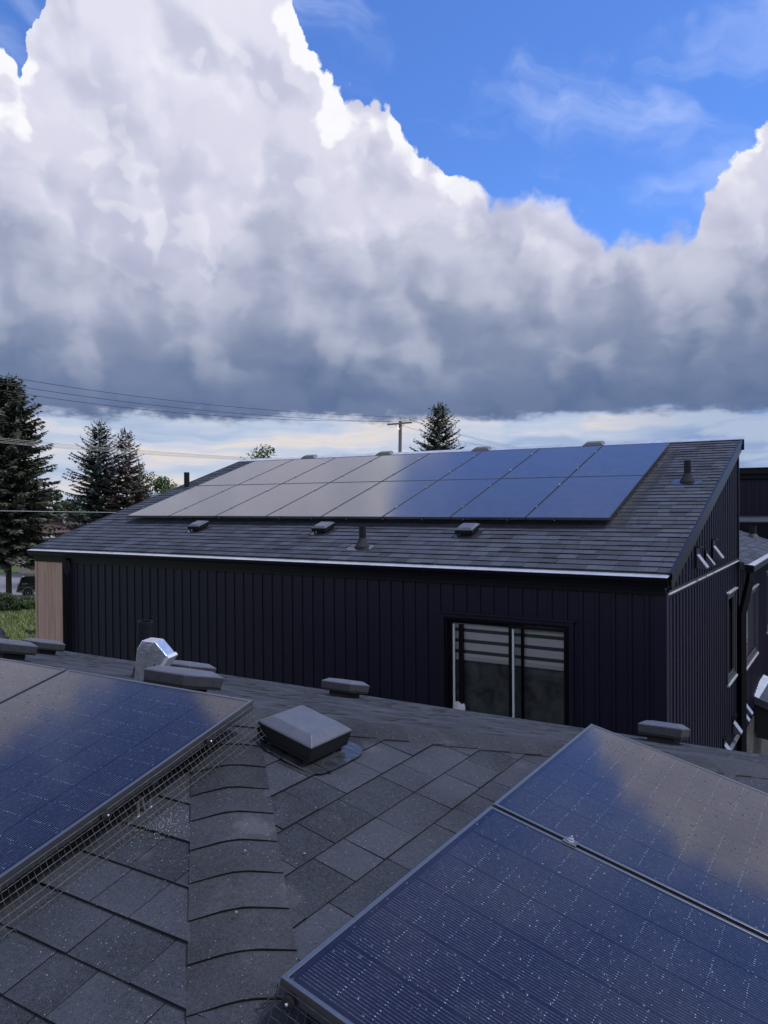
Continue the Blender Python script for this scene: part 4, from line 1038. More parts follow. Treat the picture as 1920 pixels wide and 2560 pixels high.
for x, up, lab in ((-9.06, 1.02, 'leftmost square vent on the far roof below the solar array'), (-6.60, 1.02, 'middle square vent on the far roof below the solar array'), (-4.33, 1.02, 'rightmost square vent on the far roof below the solar array')):
    P = bp(x, up); o = empty('roof_vent', P, lab, 'roof vent', gW); vent_parts(o, fB.U, fB.V, fB.N, P, .25, leg=.055, skirt_h=.04, rise=.024)
def stack(x, up, h, lab, fl=True, r=.046):
    P = bp(x, up); o = empty('vent_pipe', P, lab, 'pipe', 'plastic vent pipes on the roof of the black house')
    mb = MB(); mb.lathe(P + Vector((0, 0, .0)), [(r, -.05), (r, h), (r * .88, h), (r * .88, h - .12)], 18); mb.build('pipe', PIPE, o)
    if fl:
        mb = MB(); mb.lathe(P, [(.115, -.02), (.095, .02), (.070, .06), (r + .008, .105), (r + .004, .115)], 20); mb.build('boot', SHING_F, o, smooth=True)
        mb = MB(); pts = []
        for k in range(24):
            a = 2 * math.pi * k / 24; e = .5; cx, sx = math.cos(a), math.sin(a)
            pts.append((math.copysign(abs(cx) ** e, cx) * .19, math.copysign(abs(sx) ** e, sx) * .11))
        mb._add([fB.p(x + u, SLB - up + v + .05, .013) for u, v in pts], [list(range(24))[::-1]]); mb.build('flashing', FLASH, o)
stack(-5.60, .47, .27, 'black vent pipe with a conical boot near the gutter of the far roof')
stack(-2.05, 3.15, .29, 'black vent pipe with a boot at upper right beside the far array')
stack(-11.72, 3.45, .30, 'black vent pipe behind the left edge of the far array', False, .055)

# ------------------------------------------------------------------ lower rear wing and the tall house behind, right edge
wing = empty('rear_wing_house', (-4, 17, GZ), 'lower black house wing with gutter and windows behind the black house', 'house')
wy0, wy1 = WY1 + .02, 20.4; wxe = WX1 + .16; wze = -1.0
W2 = (13.85, 15.55, -2.72, -1.60); W3 = (17.2, 18.8, -2.6, -1.5)
mb = MB()
def yz2(pts): mb.prism([(WX1 - .1, y, z) for y, z in pts], (.1, 0, 0))
ZL = -3.9
yz2([(wy0, ZL), (W2[0], ZL), (W2[0], wze - .1), (wy0, wze - .1)]); yz2([(W2[0], ZL), (W2[1], ZL), (W2[1], W2[2]), (W2[0], W2[2])]); yz2([(W2[0], W2[3]), (W2[1], W2[3]), (W2[1], wze - .1), (W2[0], wze - .1)])
yz2([(W2[1], ZL), (W3[0], ZL), (W3[0], wze - .1), (W2[1], wze - .1)]); yz2([(W3[0], ZL), (W3[1], ZL), (W3[1], W3[2]), (W3[0], W3[2])]); yz2([(W3[0], W3[3]), (W3[1], W3[3]), (W3[1], wze - .1), (W3[0], wze - .1)]); yz2([(W3[1], ZL), (wy1, ZL), (wy1, wze - .1), (W3[1], wze - .1)])
ww = mb.build('wall', SIDING, wing)
c_ = .055
for a, b, z0, z1 in ((wy0 + .1, W2[0] - c_, ZL, wze - .11), (W2[0] - c_, W2[1] + c_, ZL, W2[2] - c_), (W2[0] - c_, W2[1] + c_, W2[3] + c_, wze - .11), (W2[1] + c_, W3[0] - c_, ZL, wze - .11), (W3[0] - c_, W3[1] + c_, ZL, W3[2] - c_), (W3[0] - c_, W3[1] + c_, W3[3] + c_, wze - .11), (W3[1] + c_, wy1, ZL, wze - .11)):
    siding(ww, a, b, z0, lambda u, z1=z1: z1, spl)
side_window(wing, *W2, WX1, blind=True); side_window(wing, *W3, WX1)
mb = MB(); mb.span((WX1 - .1, wy0, GZ), (WX1 - .001, wy1, ZL)); lw = mb.build('lower_wall', GREYWOOD, wing)
z = GZ + .02
while z < ZL - .1:
    mb = MB(); mb.span((WX1, wy0 + .02, z), (WX1 + .018, wy1, z + .176)); mb.build('plank', GREYWOOD, lw); z += .18
mb = MB(); mb.span((WX1 + .019, 15.2, GZ), (WX1 + .05, 16.1, -5.6)); mb.build('door', TRIMB, wing)
mb = MB(); mb.span((WX1 + .019, 15.1, -5.598), (WX1 + .09, 16.2, -5.56)); mb.span((WX1 + .019, 15.1, GZ), (WX1 + .06, 15.195, -5.6)); mb.build('door_trim', GUARD, wing)
fW = Face((wxe - 4.5, 0, wze + 4.5 / 3), (0, 1, 0), (.9487, 0, -.3162))
mb = MB(); S4 = 4.5 / .9487
mb.hexa([fW.p(wy0, 0, -.12), fW.p(wy0, S4, -.12), fW.p(wy1, S4, -.12), fW.p(wy1, 0, -.12)][::-1], [fW.p(wy0, 0), fW.p(wy0, S4), fW.p(wy1, S4), fW.p(wy1, 0)][::-1]); wr = mb.build('roof', SHING_B, wing)
rnd = random.Random(9); tW = layout(fW, wy0, wy1, S4 - 2.2, S4, [], rnd); lay_shingles([(fW, tW)], wr, SHING_B, 120, [], rnd)
mb = MB(); mb.span((wxe - .03, wy0 - .05, wze - .12), (wxe + .09, wy1, wze - .02)); mb.build('gutter', TRIMB, wing, bevel=.01)
mb = MB(); mb.hexa([(wxe - .05, wy0 - .05, wze + .0), (wxe + .095, wy0 - .05, wze - .019), (wxe + .095, wy1, wze - .019), (wxe - .05, wy1, wze + .0)], [(wxe - .05, wy0 - .05, wze + .006), (wxe + .095, wy0 - .05, wze - .014), (wxe + .095, wy1, wze - .014), (wxe - .05, wy1, wze + .006)]); mb.build('gutter_guard', GUARD, wing)
mb = MB(); mb.tube([(wxe + .03, wy0 + .06, wze - .1), (wxe + .02, wy0 + .02, wze - .25), (WX1 + .085, wy0 - .10, wze - .75), (WX1 + .085, wy0 - .10, GZ + .05)], .062, 4); mb.build('downspout', TRIMB, wing)
P = fW.p(18.4, S4 - .55); o = empty('vent_pipe', P, 'short dark vent pipe on the lower wing roof at right', 'pipe'); mb = MB(); mb.lathe(P, [(.07, -.05), (.07, .26), (.06, .26), (.06, .2)], 14); mb.build('pipe', PIPE, o)
mb = MB(); mb.lathe(P, [(.16, -.05), (.1, .05), (.075, .09)], 14); mb.build('boot', VENT_G, o)
# low slab roof step in front of the tall wall
sl = empty('roof_step', (-2.6, 20.0, -.6), 'low shingled roof step between the wing and the tall black wall', 'roof section')
mb = MB(); mb.hexa([(-5.5, 19.3, -.62), (-1.75, 19.3, -.62), (-1.75, 21.2, -.55), (-5.5, 21.2, -.55)], [(-5.5, 19.3, -.50), (-1.75, 19.3, -.50), (-1.75, 21.2, -.40), (-5.5, 21.2, -.40)]); mb.build('deck', SHING_B, sl)
mb = MB(); mb.span((-5.5, 19.26, -1.2), (-1.76, 19.299, -.52)); mb.build('fascia', TRIMB, sl)
tall = empty('tall_black_house', (-4, 23, GZ), 'tall black sided house block with a flat fascia at the far right', 'house')
mb = MB(); mb.span((-9, 21.22, GZ), (-.9, 26, .55)); tw = mb.build('wall', SIDING, tall)
siding(tw, -5.2, -.95, GZ, lambda u: .50, lambda u, d, z: Vector((u, 21.219 - d, z)))
mb = MB(); mb.span((-9.05, 21.12, .505), (-.85, 21.205, .62)); mb.span((-9.1, 21.02, .62), (-.8, 26.1, .755)); mb.build('fascia', TRIMB, tall, bevel=.01)
mb = MB(); mb.span((-9.13, 20.99, .756), (-.77, 26.13, .78)); mb.build('roof_edge', TRIMB, tall)
# porch roof
po = empty('porch_roof', (-1.2, 14.0, -3.6), 'small shingled porch roof with bright drip edge on the side wall at lower right', 'porch roof')
# ramps down to the right edge of the photo
pa = [at(1909, 1688, 14.9), at(1877, 1738, 13.9)]; dv_ = Vector((1.0, .0, -.36)); pa += [pa[1] + dv_ * 1.2, pa[0] + dv_ * 1.2]
mb = MB(); mb._add(pa + [p + Vector((0, 0, -.13)) for p in pa], [[0, 1, 2, 3], [7, 6, 5, 4], [0, 4, 5, 1], [1, 5, 6, 2], [2, 6, 7, 3], [3, 7, 4, 0]]); mb.build('deck', SHING_B, po)
mb = MB(); e1, e2 = pa[0], pa[1]; X_ = dv_ * .13; up = Vector((0, 0, .012))
mb.hexa([e1, e2, e2 + X_, e1 + X_], [e1 + up, e2 + up, e2 + X_ + up, e1 + X_ + up]); mb.build('drip_edge', GUARD, po)
mb = MB(); c_ = (pa[0] + pa[1] + pa[2] + pa[3]) / 4; mb.hexa([pa[1] + Vector((.08, .05, -.75)), pa[2] + Vector((-.1, .05, -.45)), pa[3] + Vector((-.1, -.05, -.45)), pa[0] + Vector((.08, -.05, -.75))], [pa[1] + Vector((.06, .05, -.135)), pa[2] + Vector((-.1, .05, -.135)), pa[3] + Vector((-.1, -.05, -.135)), pa[0] + Vector((.06, -.05, -.135))]); mb.build('soffit', DARK, po)
gH2 = 'silver vent hoods low on the wing wall'
hood(13.52, -3.36, .16, 'left of two silver wall hoods right of the downspout, low on the wing', gH2, Lh=.145)
hood(13.90, -3.34, .16, 'right of two silver wall hoods by the porch roof, low on the wing', gH2, Lh=.145)

# ------------------------------------------------------------------ trees
def spruce(name_label, base, H, Rm, m, seed, expo=.7, low=.10, dens=1.0, up=.12, spr=.42, droop=.35, ntop=3, group='spruces beyond the black house'):
    r = random.Random(seed); base = Vector(base)
    root = empty('spruce_tree', base, name_label, 'tree', group)
    lean = Vector((r.uniform(-.012, .012), r.uniform(-.012, .012), 1))
    t = MB(); t.tube([base + lean * H * k / 8 for k in range(9)], [max(.03, .22 * (H / 16) * (1 - k / 8.4)) for k in range(9)], 7); t.build('trunk', BARK, root)
    c = MB(); limb = MB(); h = low * H
    while h < H * .985:
        f = 1 - h / H; nb = int((7 if f > .25 else 5) * dens) + r.randint(0, 2); a0 = r.random() * 6.28
        for b in range(nb):
            a = a0 + 6.283 * b / nb + r.uniform(-.25, .25)
            L = max(.22, Rm * min(1, f ** expo * 1.08) * r.uniform(.62, 1.12))
            if f > .85: L *= .75 + .25 * r.random()
            dv = Vector((math.cos(a), math.sin(a), 0)); up_ = up + .55 * (1 - f) ** 2 + r.uniform(-.06, .06)
            P0 = base + lean * (h + r.uniform(-.15, .15)); pts = []
            for k in range(6):
                q = k / 5; pts.append(P0 + dv * L * q + Vector((0, 0, L * (up_ * q - droop * q * q * f + .10 * q ** 4))))
            if L > 1.0: limb.tube(pts[:5], [.035 * L / 3, .03 * L / 3, .022 * L / 3, .016 * L / 3, .008], 3, cap=False)
            n = max(3, int(L / .145)); tone0 = r.random()
            side = Vector((-dv.y, dv.x, 0))
            for i in range(n):
                q = .16 + .86 * (i + r.random() * .8) / n; q = min(q, .999); k = min(int(q * 5), 4); p = pts[k].lerp(pts[k + 1], q * 5 - k)
                wd = (1.05 - q * .62) * spr * 1.15 * (.75 + .5 * min(1, L / 3))
                for s_ in (-1, 1, 0):
                    ln = wd * r.uniform(.7, 1.35)
                    if s_ == 0: d_ = (dv * r.uniform(.1, .9) + side * r.uniform(-.5, .5) + Vector((0, 0, -.85 * f - .15))).normalized(); ln *= .75
                    else: d_ = (dv * r.uniform(.55, 1.0) + side * s_ * r.uniform(.5, 1.1) + Vector((0, 0, r.uniform(-.50, .12)))).normalized()
                    wv = d_.cross(Vector((r.uniform(-.6, .6), r.uniform(-.6, .6), 1))).normalized() * ln * r.uniform(.22, .36)
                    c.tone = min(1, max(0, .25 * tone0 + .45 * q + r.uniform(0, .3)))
                    e = p + d_ * ln; mdl = p + d_ * ln * .45 + Vector((0, 0, .02))
                    c._add([p, mdl + wv, e, mdl - wv], [[0, 1, 2, 3]])
            c.tone = tone0
            # upright tip
            if f < .3: e = pts[-1] + Vector((0, 0, .25)); c._add([pts[-1] + side * .05, pts[-1] - side * .05, e], [[0, 1, 2]])
        h += (.27 + .16 * f) * r.uniform(.8, 1.2)
    for k in range(ntop):
        p = base + lean * H * (.985 - .0 * k) + Vector((r.uniform(-.15, .15), r.uniform(-.15, .15), 0)); c.tone = .8
        for s_ in range(3):
            a = r.random() * 6.28; w = Vector((math.cos(a), math.sin(a), 0)) * .06; c._add([p - w, p + w, p + Vector((0, 0, r.uniform(.3, .6)))], [[0, 1, 2]])
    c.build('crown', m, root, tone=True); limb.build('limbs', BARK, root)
    return root
def ground_at(px, Z): p = at(px, 1300, Z); return Vector((p.x, p.y, GZ))
spruce('tall dense spruce at the left photo edge with its trunk base by the road', ground_at(20, 62), 17.8, 4.9, SPRUCE_O, 1, .50, .19, 1.6, spr=.62, droop=.42)
spruce('dark green layered spruce, left of the brown one behind the black house', ground_at(246, 75), 15.6, 5.0, SPRUCE, 2, .60, .08, 1.15, up=.05, droop=.22)
spruce('half dead brown spruce touching the green layered spruce', ground_at(318, 73), 14.7, 3.9, SPRUCE_B, 3, .55, .10, .95, up=.0, spr=.40)
spruce('small green spruce top right of the brown spruce', ground_at(352, 77), 11.8, 2.9, SPRUCE, 4, .62, .10, 1.0)
spruce('lone spruce rising behind the ridge, right of the wooden utility pole', ground_at(1097, 70), 16.6, 5.1, SPRUCE_O, 5, .66, .10, 1.35, up=.10, droop=.25)
spruce('tiny distant spruce between the tall spruce and the layered spruce', ground_at(167, 150), 9.0, 1.6, SPRUCE, 6, .8, .05, .7, spr=.5)

def leafy(label, base, H, R, m, seed, n=2600, leaf=.22, name='leafy_tree', trunk=True, group='leafy trees beyond the black house', squash=1.0, low=.3, clumps=16):
    r = random.Random(seed); base = Vector(base); root = empty(name, base, label, 'tree' if trunk else 'bush', group)
    c = MB(); cl = []
    tk = MB()
    if trunk: tk.tube([base, base + Vector((.1, 0, H * .35)), base + Vector((.0, .1, H * .7))], [.03 * H * .6, .02 * H * .6, .008 * H], 7)
    for i in range(clumps):
        a = r.random() * 6.28; zz = r.uniform(low, .96); rad = R * math.sqrt(max(.05, 1 - ((zz - .55) / .52) ** 2)) * r.uniform(.35, .95)
        p = base + Vector((math.cos(a) * rad, math.sin(a) * rad, H * zz)); cl.append((p, R * r.uniform(.22, .42), r.random()))
        if trunk: tk.tube([base + Vector((0, 0, H * min(.6, zz * .55))), (base + Vector((0, 0, H * zz * .8))).lerp(p, .6), p], [.008 * H, .005 * H, .002 * H], 4, cap=False)
        else: tk.tube([base + Vector((r.uniform(-.2, .2), r.uniform(-.2, .2), 0)), p], [.02, .006], 4, cap=False)
    for i in range(n):
        p, s_, tn = r.choice(cl); v = Vector((r.gauss(0, 1), r.gauss(0, 1), r.gauss(0, 1))); v = v.normalized() * s_ * r.random() ** .4
        v.z *= .75 * squash; q = p + v; d_ = Vector((r.uniform(-1, 1), r.uniform(-1, 1), r.uniform(-.7, .7))).normalized()
        w = d_.cross(Vector((r.uniform(-1, 1), r.uniform(-1, 1), r.uniform(-1, 1)))).normalized() * leaf * .4
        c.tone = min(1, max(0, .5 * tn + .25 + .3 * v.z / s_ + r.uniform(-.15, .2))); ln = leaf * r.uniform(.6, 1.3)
        c._add([q - d_ * ln * .5, q + w, q + d_ * ln * .5, q - w], [[0, 1, 2, 3]])
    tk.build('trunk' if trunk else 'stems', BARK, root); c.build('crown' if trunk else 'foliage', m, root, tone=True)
    return root
leafy('light green leafy tree right of the brown spruce, above the far roof edge', ground_at(375, 92), 11.2, 3.6, LEAF, 21, 5200, .26, clumps=26)
leafy('pale leafy tree beside the black vent pipe at the far roof edge', ground_at(425, 98), 10.4, 2.6, LEAF, 22, 2800, .25, clumps=18)
leafy('green leafy tree between the tall spruce and the layered spruce', ground_at(138, 88), 9.4, 2.6, LEAF_D, 23, 3600, .3, clumps=18)
leafy('yellow green treetop just showing over the ridge left of the pole', ground_at(655, 62), 12.7, 2.7, LEAF, 24, 3200, .2, clumps=20)
leafy('dark leafy tree low behind the tall spruce', ground_at(60, 118), 8, 5, LEAF_D, 25, 4200, .4, clumps=22, low=.12)
leafy('dark leafy tree at the left edge beyond the road', ground_at(-30, 115), 8, 5, LEAF_D, 26, 3000, .4, clumps=20, low=.12)
leafy('low dark leafy tree behind the green parked car', ground_at(120, 112), 7, 4.5, LEAF_D, 27, 3400, .4, clumps=20, low=.1)
leafy('broad dark tree filling the gap below the layered spruce', ground_at(205, 100), 8.5, 5, LEAF_D, 28, 4200, .35, clumps=24, low=.15)
gBu = 'bushes along the road edge'
leafy('dark green bush at the left photo edge in front of the road', ground_at(8, 57), 1.25, 1.1, LEAF_D, 31, 1500, .14, 'bush', False, gBu, low=.15, clumps=14)
leafy('dark green bush in the middle of the roadside row', ground_at(36, 57.5), 1.15, 1.0, LEAF_D, 32, 1400, .14, 'bush', False, gBu, low=.15, clumps=14)
leafy('lighter green bush below the parked car', ground_at(72, 58), .95, 1.2, LEAF, 33, 1500, .13, 'bush', False, gBu, low=.15, clumps=14)
r = random.Random(77); mb = MB()
for i in range(9000):
    Z = r.uniform(38, 59); px = r.uniform(-60, 160); p = ground_at(px, Z); a = r.random() * 6.28; hgt = r.uniform(.05, .20) * (1.6 if r.random() < .15 else 1); w = Vector((math.cos(a), math.sin(a), 0)) * r.uniform(.03, .08)
    mb.tone = r.random(); t_ = p + Vector((r.uniform(-.08, .08), r.uniform(-.08, .08), hgt)); mb._add([p - w, p + w, t_], [[0, 1, 2]])
top('grass', mb, GRASS, 'bright green grass on the lot left of the brown planks', 'grass', kind='stuff', tone=True)
sp = ground_at(82, 46.8); root = empty('soil_heap', sp, 'small heap of dark dug soil and roots on the grass', 'soil heap'); mb = MB(); r = random.Random(8)
for i in range(26):
    c = sp + RGT * r.gauss(.05, .28) + Vector((0, 0, abs(r.gauss(.1, .12)))); s_ = r.uniform(.05, .15); mb.hexa([c + Vector((-s_, -s_, -s_)), c + Vector((s_, -s_ * .7, -s_)), c + Vector((s_ * .8, s_, -s_)), c + Vector((-s_ * .7, s_, -s_))], [c + Vector((-s_ * .6, -s_ * .4, s_ * .6)), c + Vector((s_ * .5, -s_ * .5, s_)), c + Vector((s_ * .3, s_ * .6, s_ * .7)), c + Vector((-s_ * .5, s_ * .4, s_ * .9))])
mb.build('clods', SOIL, root)
mb = MB()
for i in range(9): c = sp + RGT * r.gauss(0, .25) + Vector((0, 0, .1)); mb.tube([c, c + RGT * r.uniform(.1, .4) + Vector((0, 0, r.uniform(.05, .35)))], [.03, .008], 5)
mb.build('roots', BARK, root)

# ------------------------------------------------------------------ pole and wires
PZ = 68
pb = ground_at(994, PZ); ptop = at(1001, 1053, PZ)
ut = empty('utility_pole', pb, 'weathered wooden utility pole with crossarm behind the ridge', 'utility pole')
mb = MB(); mb.tube([pb, pb.lerp(ptop, .5), ptop], [.19, .165, .14], 12); mb.build('pole', POLEW, ut)
ca, cb = at(968, 1061.5, PZ - .2), at(1030, 1056, PZ - .2); mb = MB(); dr = (cb - ca).normalized(); R = basis(dr, Vector((0, 0, 1)).cross(dr)); mb.box((ca + cb) / 2, ((cb - ca).length, .12, .14), R); arm = mb.build('crossarm', POLEW, ut)
for k in (-.45, .45):
    mid = (ca + cb) / 2; mb = MB(); mb.tube([mid + dr * k, at(999, 1074, PZ - .25)], .02, 4); mb.build('brace', METAL, ut)
for q in (ca + dr * .16, cb - dr * .16, ptop):
    base_z = q + Vector((0, 0, .05)); mb = MB(); mb.tube([base_z, base_z + Vector((0, 0, .16))], .015, 5); pn = mb.build('pin', METAL, ut)
    mb = MB(); mb.lathe(base_z + Vector((0, 0, .14)), [(.05, 0), (.085, .03), (.06, .06), (.09, .10), (.05, .17)], 10); mb.build('insulator', CERAM, ut)
def wire(label, pts, Za, Zb, r_, m=CABLE, group='overhead power lines'):
    """pts: image points the wire passes; depth runs from Za at the first to Zb at the last as along a straight line in plan"""
    xa, xb = pts[0][0], pts[-1][0]; out = []
    xs = np.linspace(xa, xb, 24); X = np.array([p[0] for p in pts], float); Y = np.array([p[1] for p in pts], float)
    deg = min(len(pts) - 1, 2); co = np.polyfit(X, Y, deg)
    for x in xs:
        k = (x - xa) / (xb - xa); Z = 1 / ((1 - k) / Za + k / Zb); out.append(at(x, np.polyval(co, x), Z))
    mb = MB(); mb.tube(out, r_, 5); return top('power_line', mb, m, label, 'power line', group=group)
wire('topmost of the three dark wires running left from the pole top', [(-250, 893), (0, 934), (480, 1007), (640, 1026), (1004, 1041)], 32, PZ, .013)
wire('middle of the three dark wires running left from the pole', [(-250, 915), (0, 954), (480, 1023), (640, 1041), (973, 1053)], 31, PZ, .013)
wire('lowest of the three dark wires running left from the pole', [(-250, 930), (0, 972), (480, 1034), (640, 1049), (1024, 1051)], 30.5, PZ, .013)
wire('upper wire running right from the pole past the lone spruce', [(1004, 1041), (1062, 1061), (1147, 1085), (1240, 1105), (1330, 1124)], PZ, 112, .014)
wire('middle wire running right from the crossarm past the lone spruce', [(1026, 1051), (1062, 1062), (1147, 1088), (1240, 1110), (1330, 1130)], PZ, 112, .014)
wire('lower wire running right from the left crossarm end past the lone spruce', [(973, 1053), (1060, 1080), (1153, 1104), (1220, 1116), (1300, 1128)], PZ, 112, .014)
for k, (a, b, c, lab) in enumerate(((1093, 1135.5, 1146, 'topmost of four close pale wires crossing the spruces'), (1097, 1138, 1147, 'second from top of four close pale wires crossing the spruces'), (1102, 1141, 1149, 'third from top of four close pale wires crossing the spruces'), (1105.5, 1143, 1151, 'lowest of four close pale wires crossing the spruces'))):
    wire(lab, [(-250, a - 24), (0, a), (480, b), (625, c), (860, c + 8)], 30, 46, .0085, CABLEW, 'pale cables at left')
wire('single pale cable low across the tall spruce', [(-200, 1274), (0, 1277), (290, 1281.5), (420, 1283)], 24, 34, .012, CABLEW, 'pale cables at left')

# thin pole with a white canister
p = ground_at(166, 92); lp = empty('service_pole', p, 'thin grey pole with a white canister and lamp arm between the spruces', 'pole')
tz = at(166, 1254, 92); mb = MB(); mb.tube([p, tz], [.13, .09], 8); mb.build('pole', POLEW, lp)
mb = MB(); q = at(168, 1266, 91.8); mb.lathe(q, [(.22, 0), (.25, .05), (.25, .52), (.22, .58), (.05, .62)], 12); mb.build('canister', WHITE, lp)
mb = MB(); a = at(165, 1276, 91.9); b = at(157, 1277.5, 91.5); mb.tube([a, (a + b) / 2 + Vector((0, 0, .12)), b], .035, 5); mb.box(b, (.30, .18, .10)); mb.build('lamp_arm', WHITE, lp)

# far house with a red brown roof
hc = ground_at(118, 84); ax = Vector((math.sin(D2R(12)), math.cos(D2R(12)), 0)); ay = Vector((-ax.y, ax.x, 0))
fh = empty('distant_house', hc, 'far bungalow with red brown roof and tan wall behind the tall spruce', 'house')
def hp_(a, b, z): return hc + ax * a + ay * b + Vector((0, 0, z))
WH = 4.35; mb = MB(); mb.hexa([hp_(-.4, 0, 0), hp_(11, 0, 0), hp_(11, 7, 0), hp_(-.4, 7, 0)], [hp_(-.4, 0, WH), hp_(11, 0, WH), hp_(11, 7, WH), hp_(-.4, 7, WH)]); mb.build('wall', STUCCO, fh)
mb = MB(); mb._add([hp_(-.9, -.5, WH), hp_(11.5, -.5, WH), hp_(11.5, 3.5, WH + 1.5), hp_(-.9, 3.5, WH + 1.5), hp_(-.9, 7.5, WH), hp_(11.5, 7.5, WH), hp_(-.9, -.5, WH + .12), hp_(11.5, -.5, WH + .12), hp_(11.5, 3.5, WH + 1.66), hp_(-.9, 3.5, WH + 1.66), hp_(-.9, 7.5, WH + .12), hp_(11.5, 7.5, WH + .12)], [[6, 7, 8, 9], [9, 8, 11, 10], [0, 3, 2, 1], [3, 4, 5, 2], [0, 6, 9, 3], [3, 9, 10, 4], [1, 2, 8, 7], [2, 5, 11, 8]]); rf = mb.build('roof', REDROOF, fh)
mb = MB(); mb.hexa([hp_(-.9, -.56, WH - .12), hp_(11.5, -.56, WH - .12), hp_(11.5, -.502, WH - .12), hp_(-.9, -.502, WH - .12)], [hp_(-.9, -.56, WH + .12), hp_(11.5, -.56, WH + .12), hp_(11.5, -.502, WH + .12), hp_(-.9, -.502, WH + .12)]); mb.build('fascia', WHITE, fh)
for a in (3.0, 5.6): mb = MB(); q = hp_(a, 2.6, WH + 1.2); mb.tube([q, q + Vector((0, 0, .75))], .14, 8); mb.box(q + Vector((0, 0, .8)), (.42, .42, .10)); mb.build('chimney', WHITE, rf)

# ------------------------------------------------------------------ parked car
cp = rc + rn * 1.25 + rd * .9; co = Vector((cp.x, cp.y, GZ + .008))
car = empty('parked_car', co, 'dark green boxy four door car parked at the road edge, cut off by the planks', 'car', None, basis(rd, Vector((-rd.y, rd.x, 0))))
def loft(mb, secs):
    """secs: list of (x, [(y,z)...]) closed cross sections"""
    n = len(secs[0][1]); vs = [(x, y, z) for x, q in secs for y, z in q]; fs = []
    for i in range(len(secs) - 1):
        for k in range(n): a, b = i * n + k, i * n + (k + 1) % n; fs.append([a, b, b + n, a + n])
    fs.append(list(range(n))[::-1]); fs.append(list(range((len(secs) - 1) * n, len(secs) * n))); mb._add(vs, fs)
def sec(x, w, z0, z1, tw=1.0): return (x, [(-w, z0), (w, z0), (w * 1.0, z0 + (z1 - z0) * .55), (w * tw, z1 - .05), (w * tw * .93, z1), (-w * tw * .93, z1), (-w * tw, z1 - .05), (-w, z0 + (z1 - z0) * .55)])
bd = MB(); loft(bd, [sec(0, .80, .48, .98, .97), sec(.06, .86, .42, 1.03, .97), sec(.5, .88, .38, 1.04, .97), (2.9, sec(2.9, .88, .38, 1.03, .97)[1]), sec(3.2, .88, .38, 1.02, .95), sec(4.15, .85, .40, .93, .94), sec(4.38, .78, .46, .84, .93)]); bd.build('body', CARG, car, local=True, bevel=.03)
cb_ = MB(); loft(cb_, [sec(.08, .80, 1.03, 1.10, .98), sec(.30, .80, 1.03, 1.66, .86), sec(.7, .80, 1.03, 1.74, .86), sec(2.1, .80, 1.03, 1.72, .86), sec(2.45, .80, 1.03, 1.62, .86), sec(3.15, .80, 1.03, 1.06, .97)]); cb_.build('cabin', CARG, car, local=True, bevel=.02)
def sidewin(x0, x1, xt0, xt1, nm='side_window'):
    for s_ in (-1, 1):
        w = MB(); yb, yt = s_ * .812, s_ * .725
        w.hexa([(x0, yb - s_ * .03, 1.08), (x1, yb - s_ * .03, 1.08), (x1, yb, 1.08), (x0, yb, 1.08)], [(xt0, yt - s_ * .03, 1.58), (xt1, yt - s_ * .03, 1.58), (xt1, yt, 1.58), (xt0, yt, 1.58)]); w.build(nm, CARGL, car, local=True)
sidewin(.28, .78, .40, .80); sidewin(.90, 1.62, .92, 1.62); sidewin(1.74, 2.86, 1.74, 2.36)
w = MB(); w.hexa([(3.12, -.74, 1.07), (3.17, -.74, 1.07), (3.17, .74, 1.07), (3.12, .74, 1.07)], [(2.48, -.63, 1.60), (2.53, -.63, 1.60), (2.53, .63, 1.60), (2.48, .63, 1.60)]); w.build('windscreen', CARGL, car, local=True)
w = MB(); w.hexa([(.13, -.66, 1.12), (.18, -.66, 1.12), (.18, .66, 1.12), (.13, .66, 1.12)], [(.27, -.6, 1.58), (.32, -.6, 1.58), (.32, .6, 1.58), (.27, .6, 1.58)]); w.build('rear_window', CARGL, car, local=True)
for s_ in (-1, 1):
    w = MB(); w.span((.05, s_ * .885 - .02, .40), (4.3, s_ * .885 + .02, .58)); w.build('side_cladding', CARK, car, local=True, bevel=.01)
    w = MB(); w.tube([(.45, s_ * .62, 1.78), (.55, s_ * .62, 1.83), (2.1, s_ * .62, 1.81), (2.2, s_ * .62, 1.74)], .022, 6); w.build('roof_rail', TRIMB, car, local=True)
    w = MB(); w.span((-.01, s_ * .74 - .09, .78), (.10, s_ * .74 + .09, 1.02)); w.build('tail_light', LAMP, car, local=True)
    for x in (.78, 3.52):
        RW = Matrix.Rotation(D2R(90) * -s_, 3, 'X')
        ar = MB(); ar.lathe((x, s_ * .87, .38), [(.47, -.02), (.47, .03), (.40, .035), (.40, .01)], 20, RW); ar.build('wheel_arch', CARK, car, local=True)
        ty = MB(); ty.lathe((x, s_ * .70, .365), [(.24, 0), (.355, .01), (.365, .05), (.365, .17), (.345, .205), (.23, .21)], 22, RW); wh = ty.build('wheel', TYRE, car, local=True)
        rm_ = MB(); rm_.lathe((x, s_ * .70, .365), [(.22, .19), (.225, .212), (.10, .198), (.05, .215)], 18, RW); rm_.build('rim', METAL, wh, local=True)
w = MB(); w.span((-.10, -.82, .42), (.08, .82, .66)); w.build('rear_bumper', CARK, car, local=True, bevel=.03)
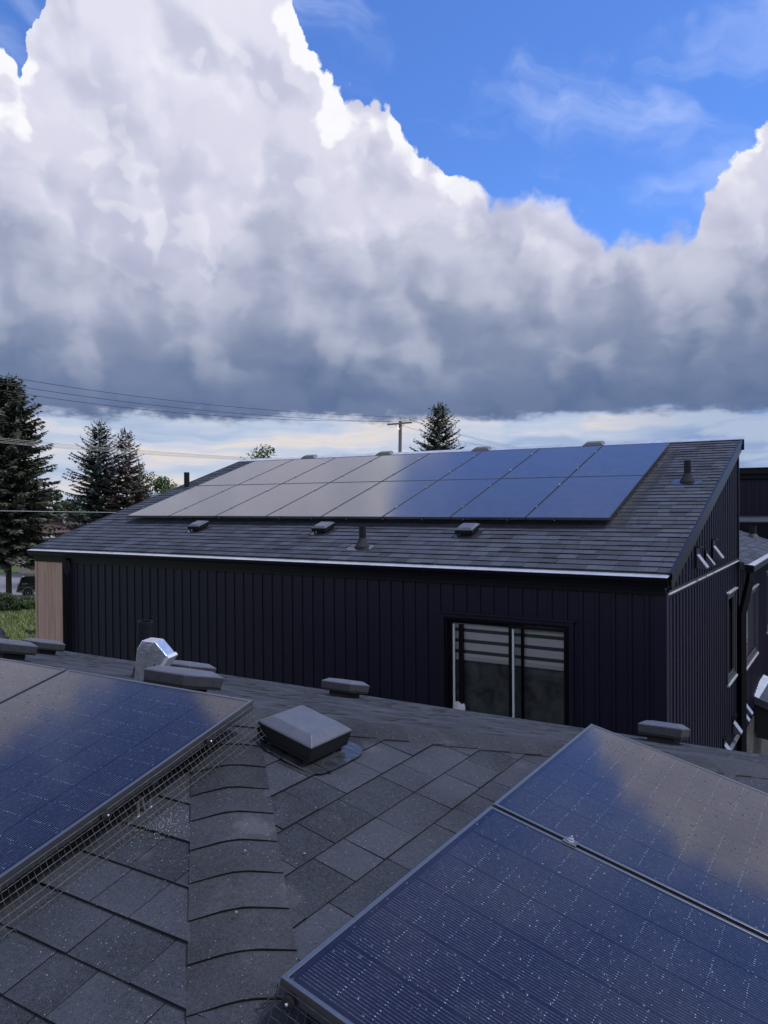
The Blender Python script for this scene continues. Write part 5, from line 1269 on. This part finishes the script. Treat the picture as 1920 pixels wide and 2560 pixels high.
w = MB(); w.span((4.28, -.80, .38), (4.46, .80, .64)); w.build('front_bumper', CARK, car, local=True, bevel=.03)
w = MB()
for s_ in (-1, 1): w.box((2.72, s_ * .93, 1.12), (.10, .16, .13))
w.build('wing_mirror', CARG, car, local=True, bevel=.02)

# ------------------------------------------------------------------ what the side windows mirror
RED, _g, _p = mat('red_car_paint', (.30, .012, .018), .25, .0, coat=.6)
bump(_g, _p, _g.noise(pos(_g), 3, 2), .02, .01)
SIDP, _g, _p = mat('pale_lap_siding', (.52, .52, .46), .7)
bump(_g, _p, _g.noise(pos(_g), 12, 3), .1, .004)
rc_ = clone(car); rc_.matrix_world = Matrix.Translation((.2, 35.6, GZ + .01)); rc_['label'] = 'red car mirrored in the narrow side window of the black house'
for ch in rc_.children:
    if ch.data.materials[0] == CARG: ch.data = ch.data.copy(); ch.data.materials[0] = RED
ph = empty('pale_house', (-2, 44, GZ), 'pale lap sided house mirrored in the wing window', 'house')
mb = MB(); mb.span((-6, 40, GZ), (1.62, 47, -3.2)); pw = mb.build('wall', SIDP, ph); z = GZ + .05
while z < -3.3:
    mb = MB(); mb.hexa([(-6, 39.96, z), (1.62, 39.96, z), (1.62, 39.999, z), (-6, 39.999, z)], [(-6, 39.985, z + .19), (1.62, 39.985, z + .19), (1.62, 39.999, z + .19), (-6, 39.999, z + .19)]); mb.build('siding_board', SIDP, pw); z += .2
mb = MB(); mb.span((.95, 39.90, GZ), (1.10, 39.955, -3.2)); mb.build('corner_trim', WHITE, ph)
mb = MB(); mb.hexa([(-6.3, 39.5, -3.2), (1.9, 39.5, -3.2), (1.9, 47.5, -3.2), (-6.3, 47.5, -3.2)], [(-6.3, 43.3, -1.9), (1.9, 43.3, -1.9), (1.9, 43.7, -1.9), (-6.3, 43.7, -1.9)]); mb.build('roof', SHING_B, ph)
leafy('hedge bush mirrored above the red car in the narrow side window', (3.6, 50, GZ), 4.2, 2.6, LEAF, 91, 2200, .3, 'bush', False, None, low=.1, clumps=18)
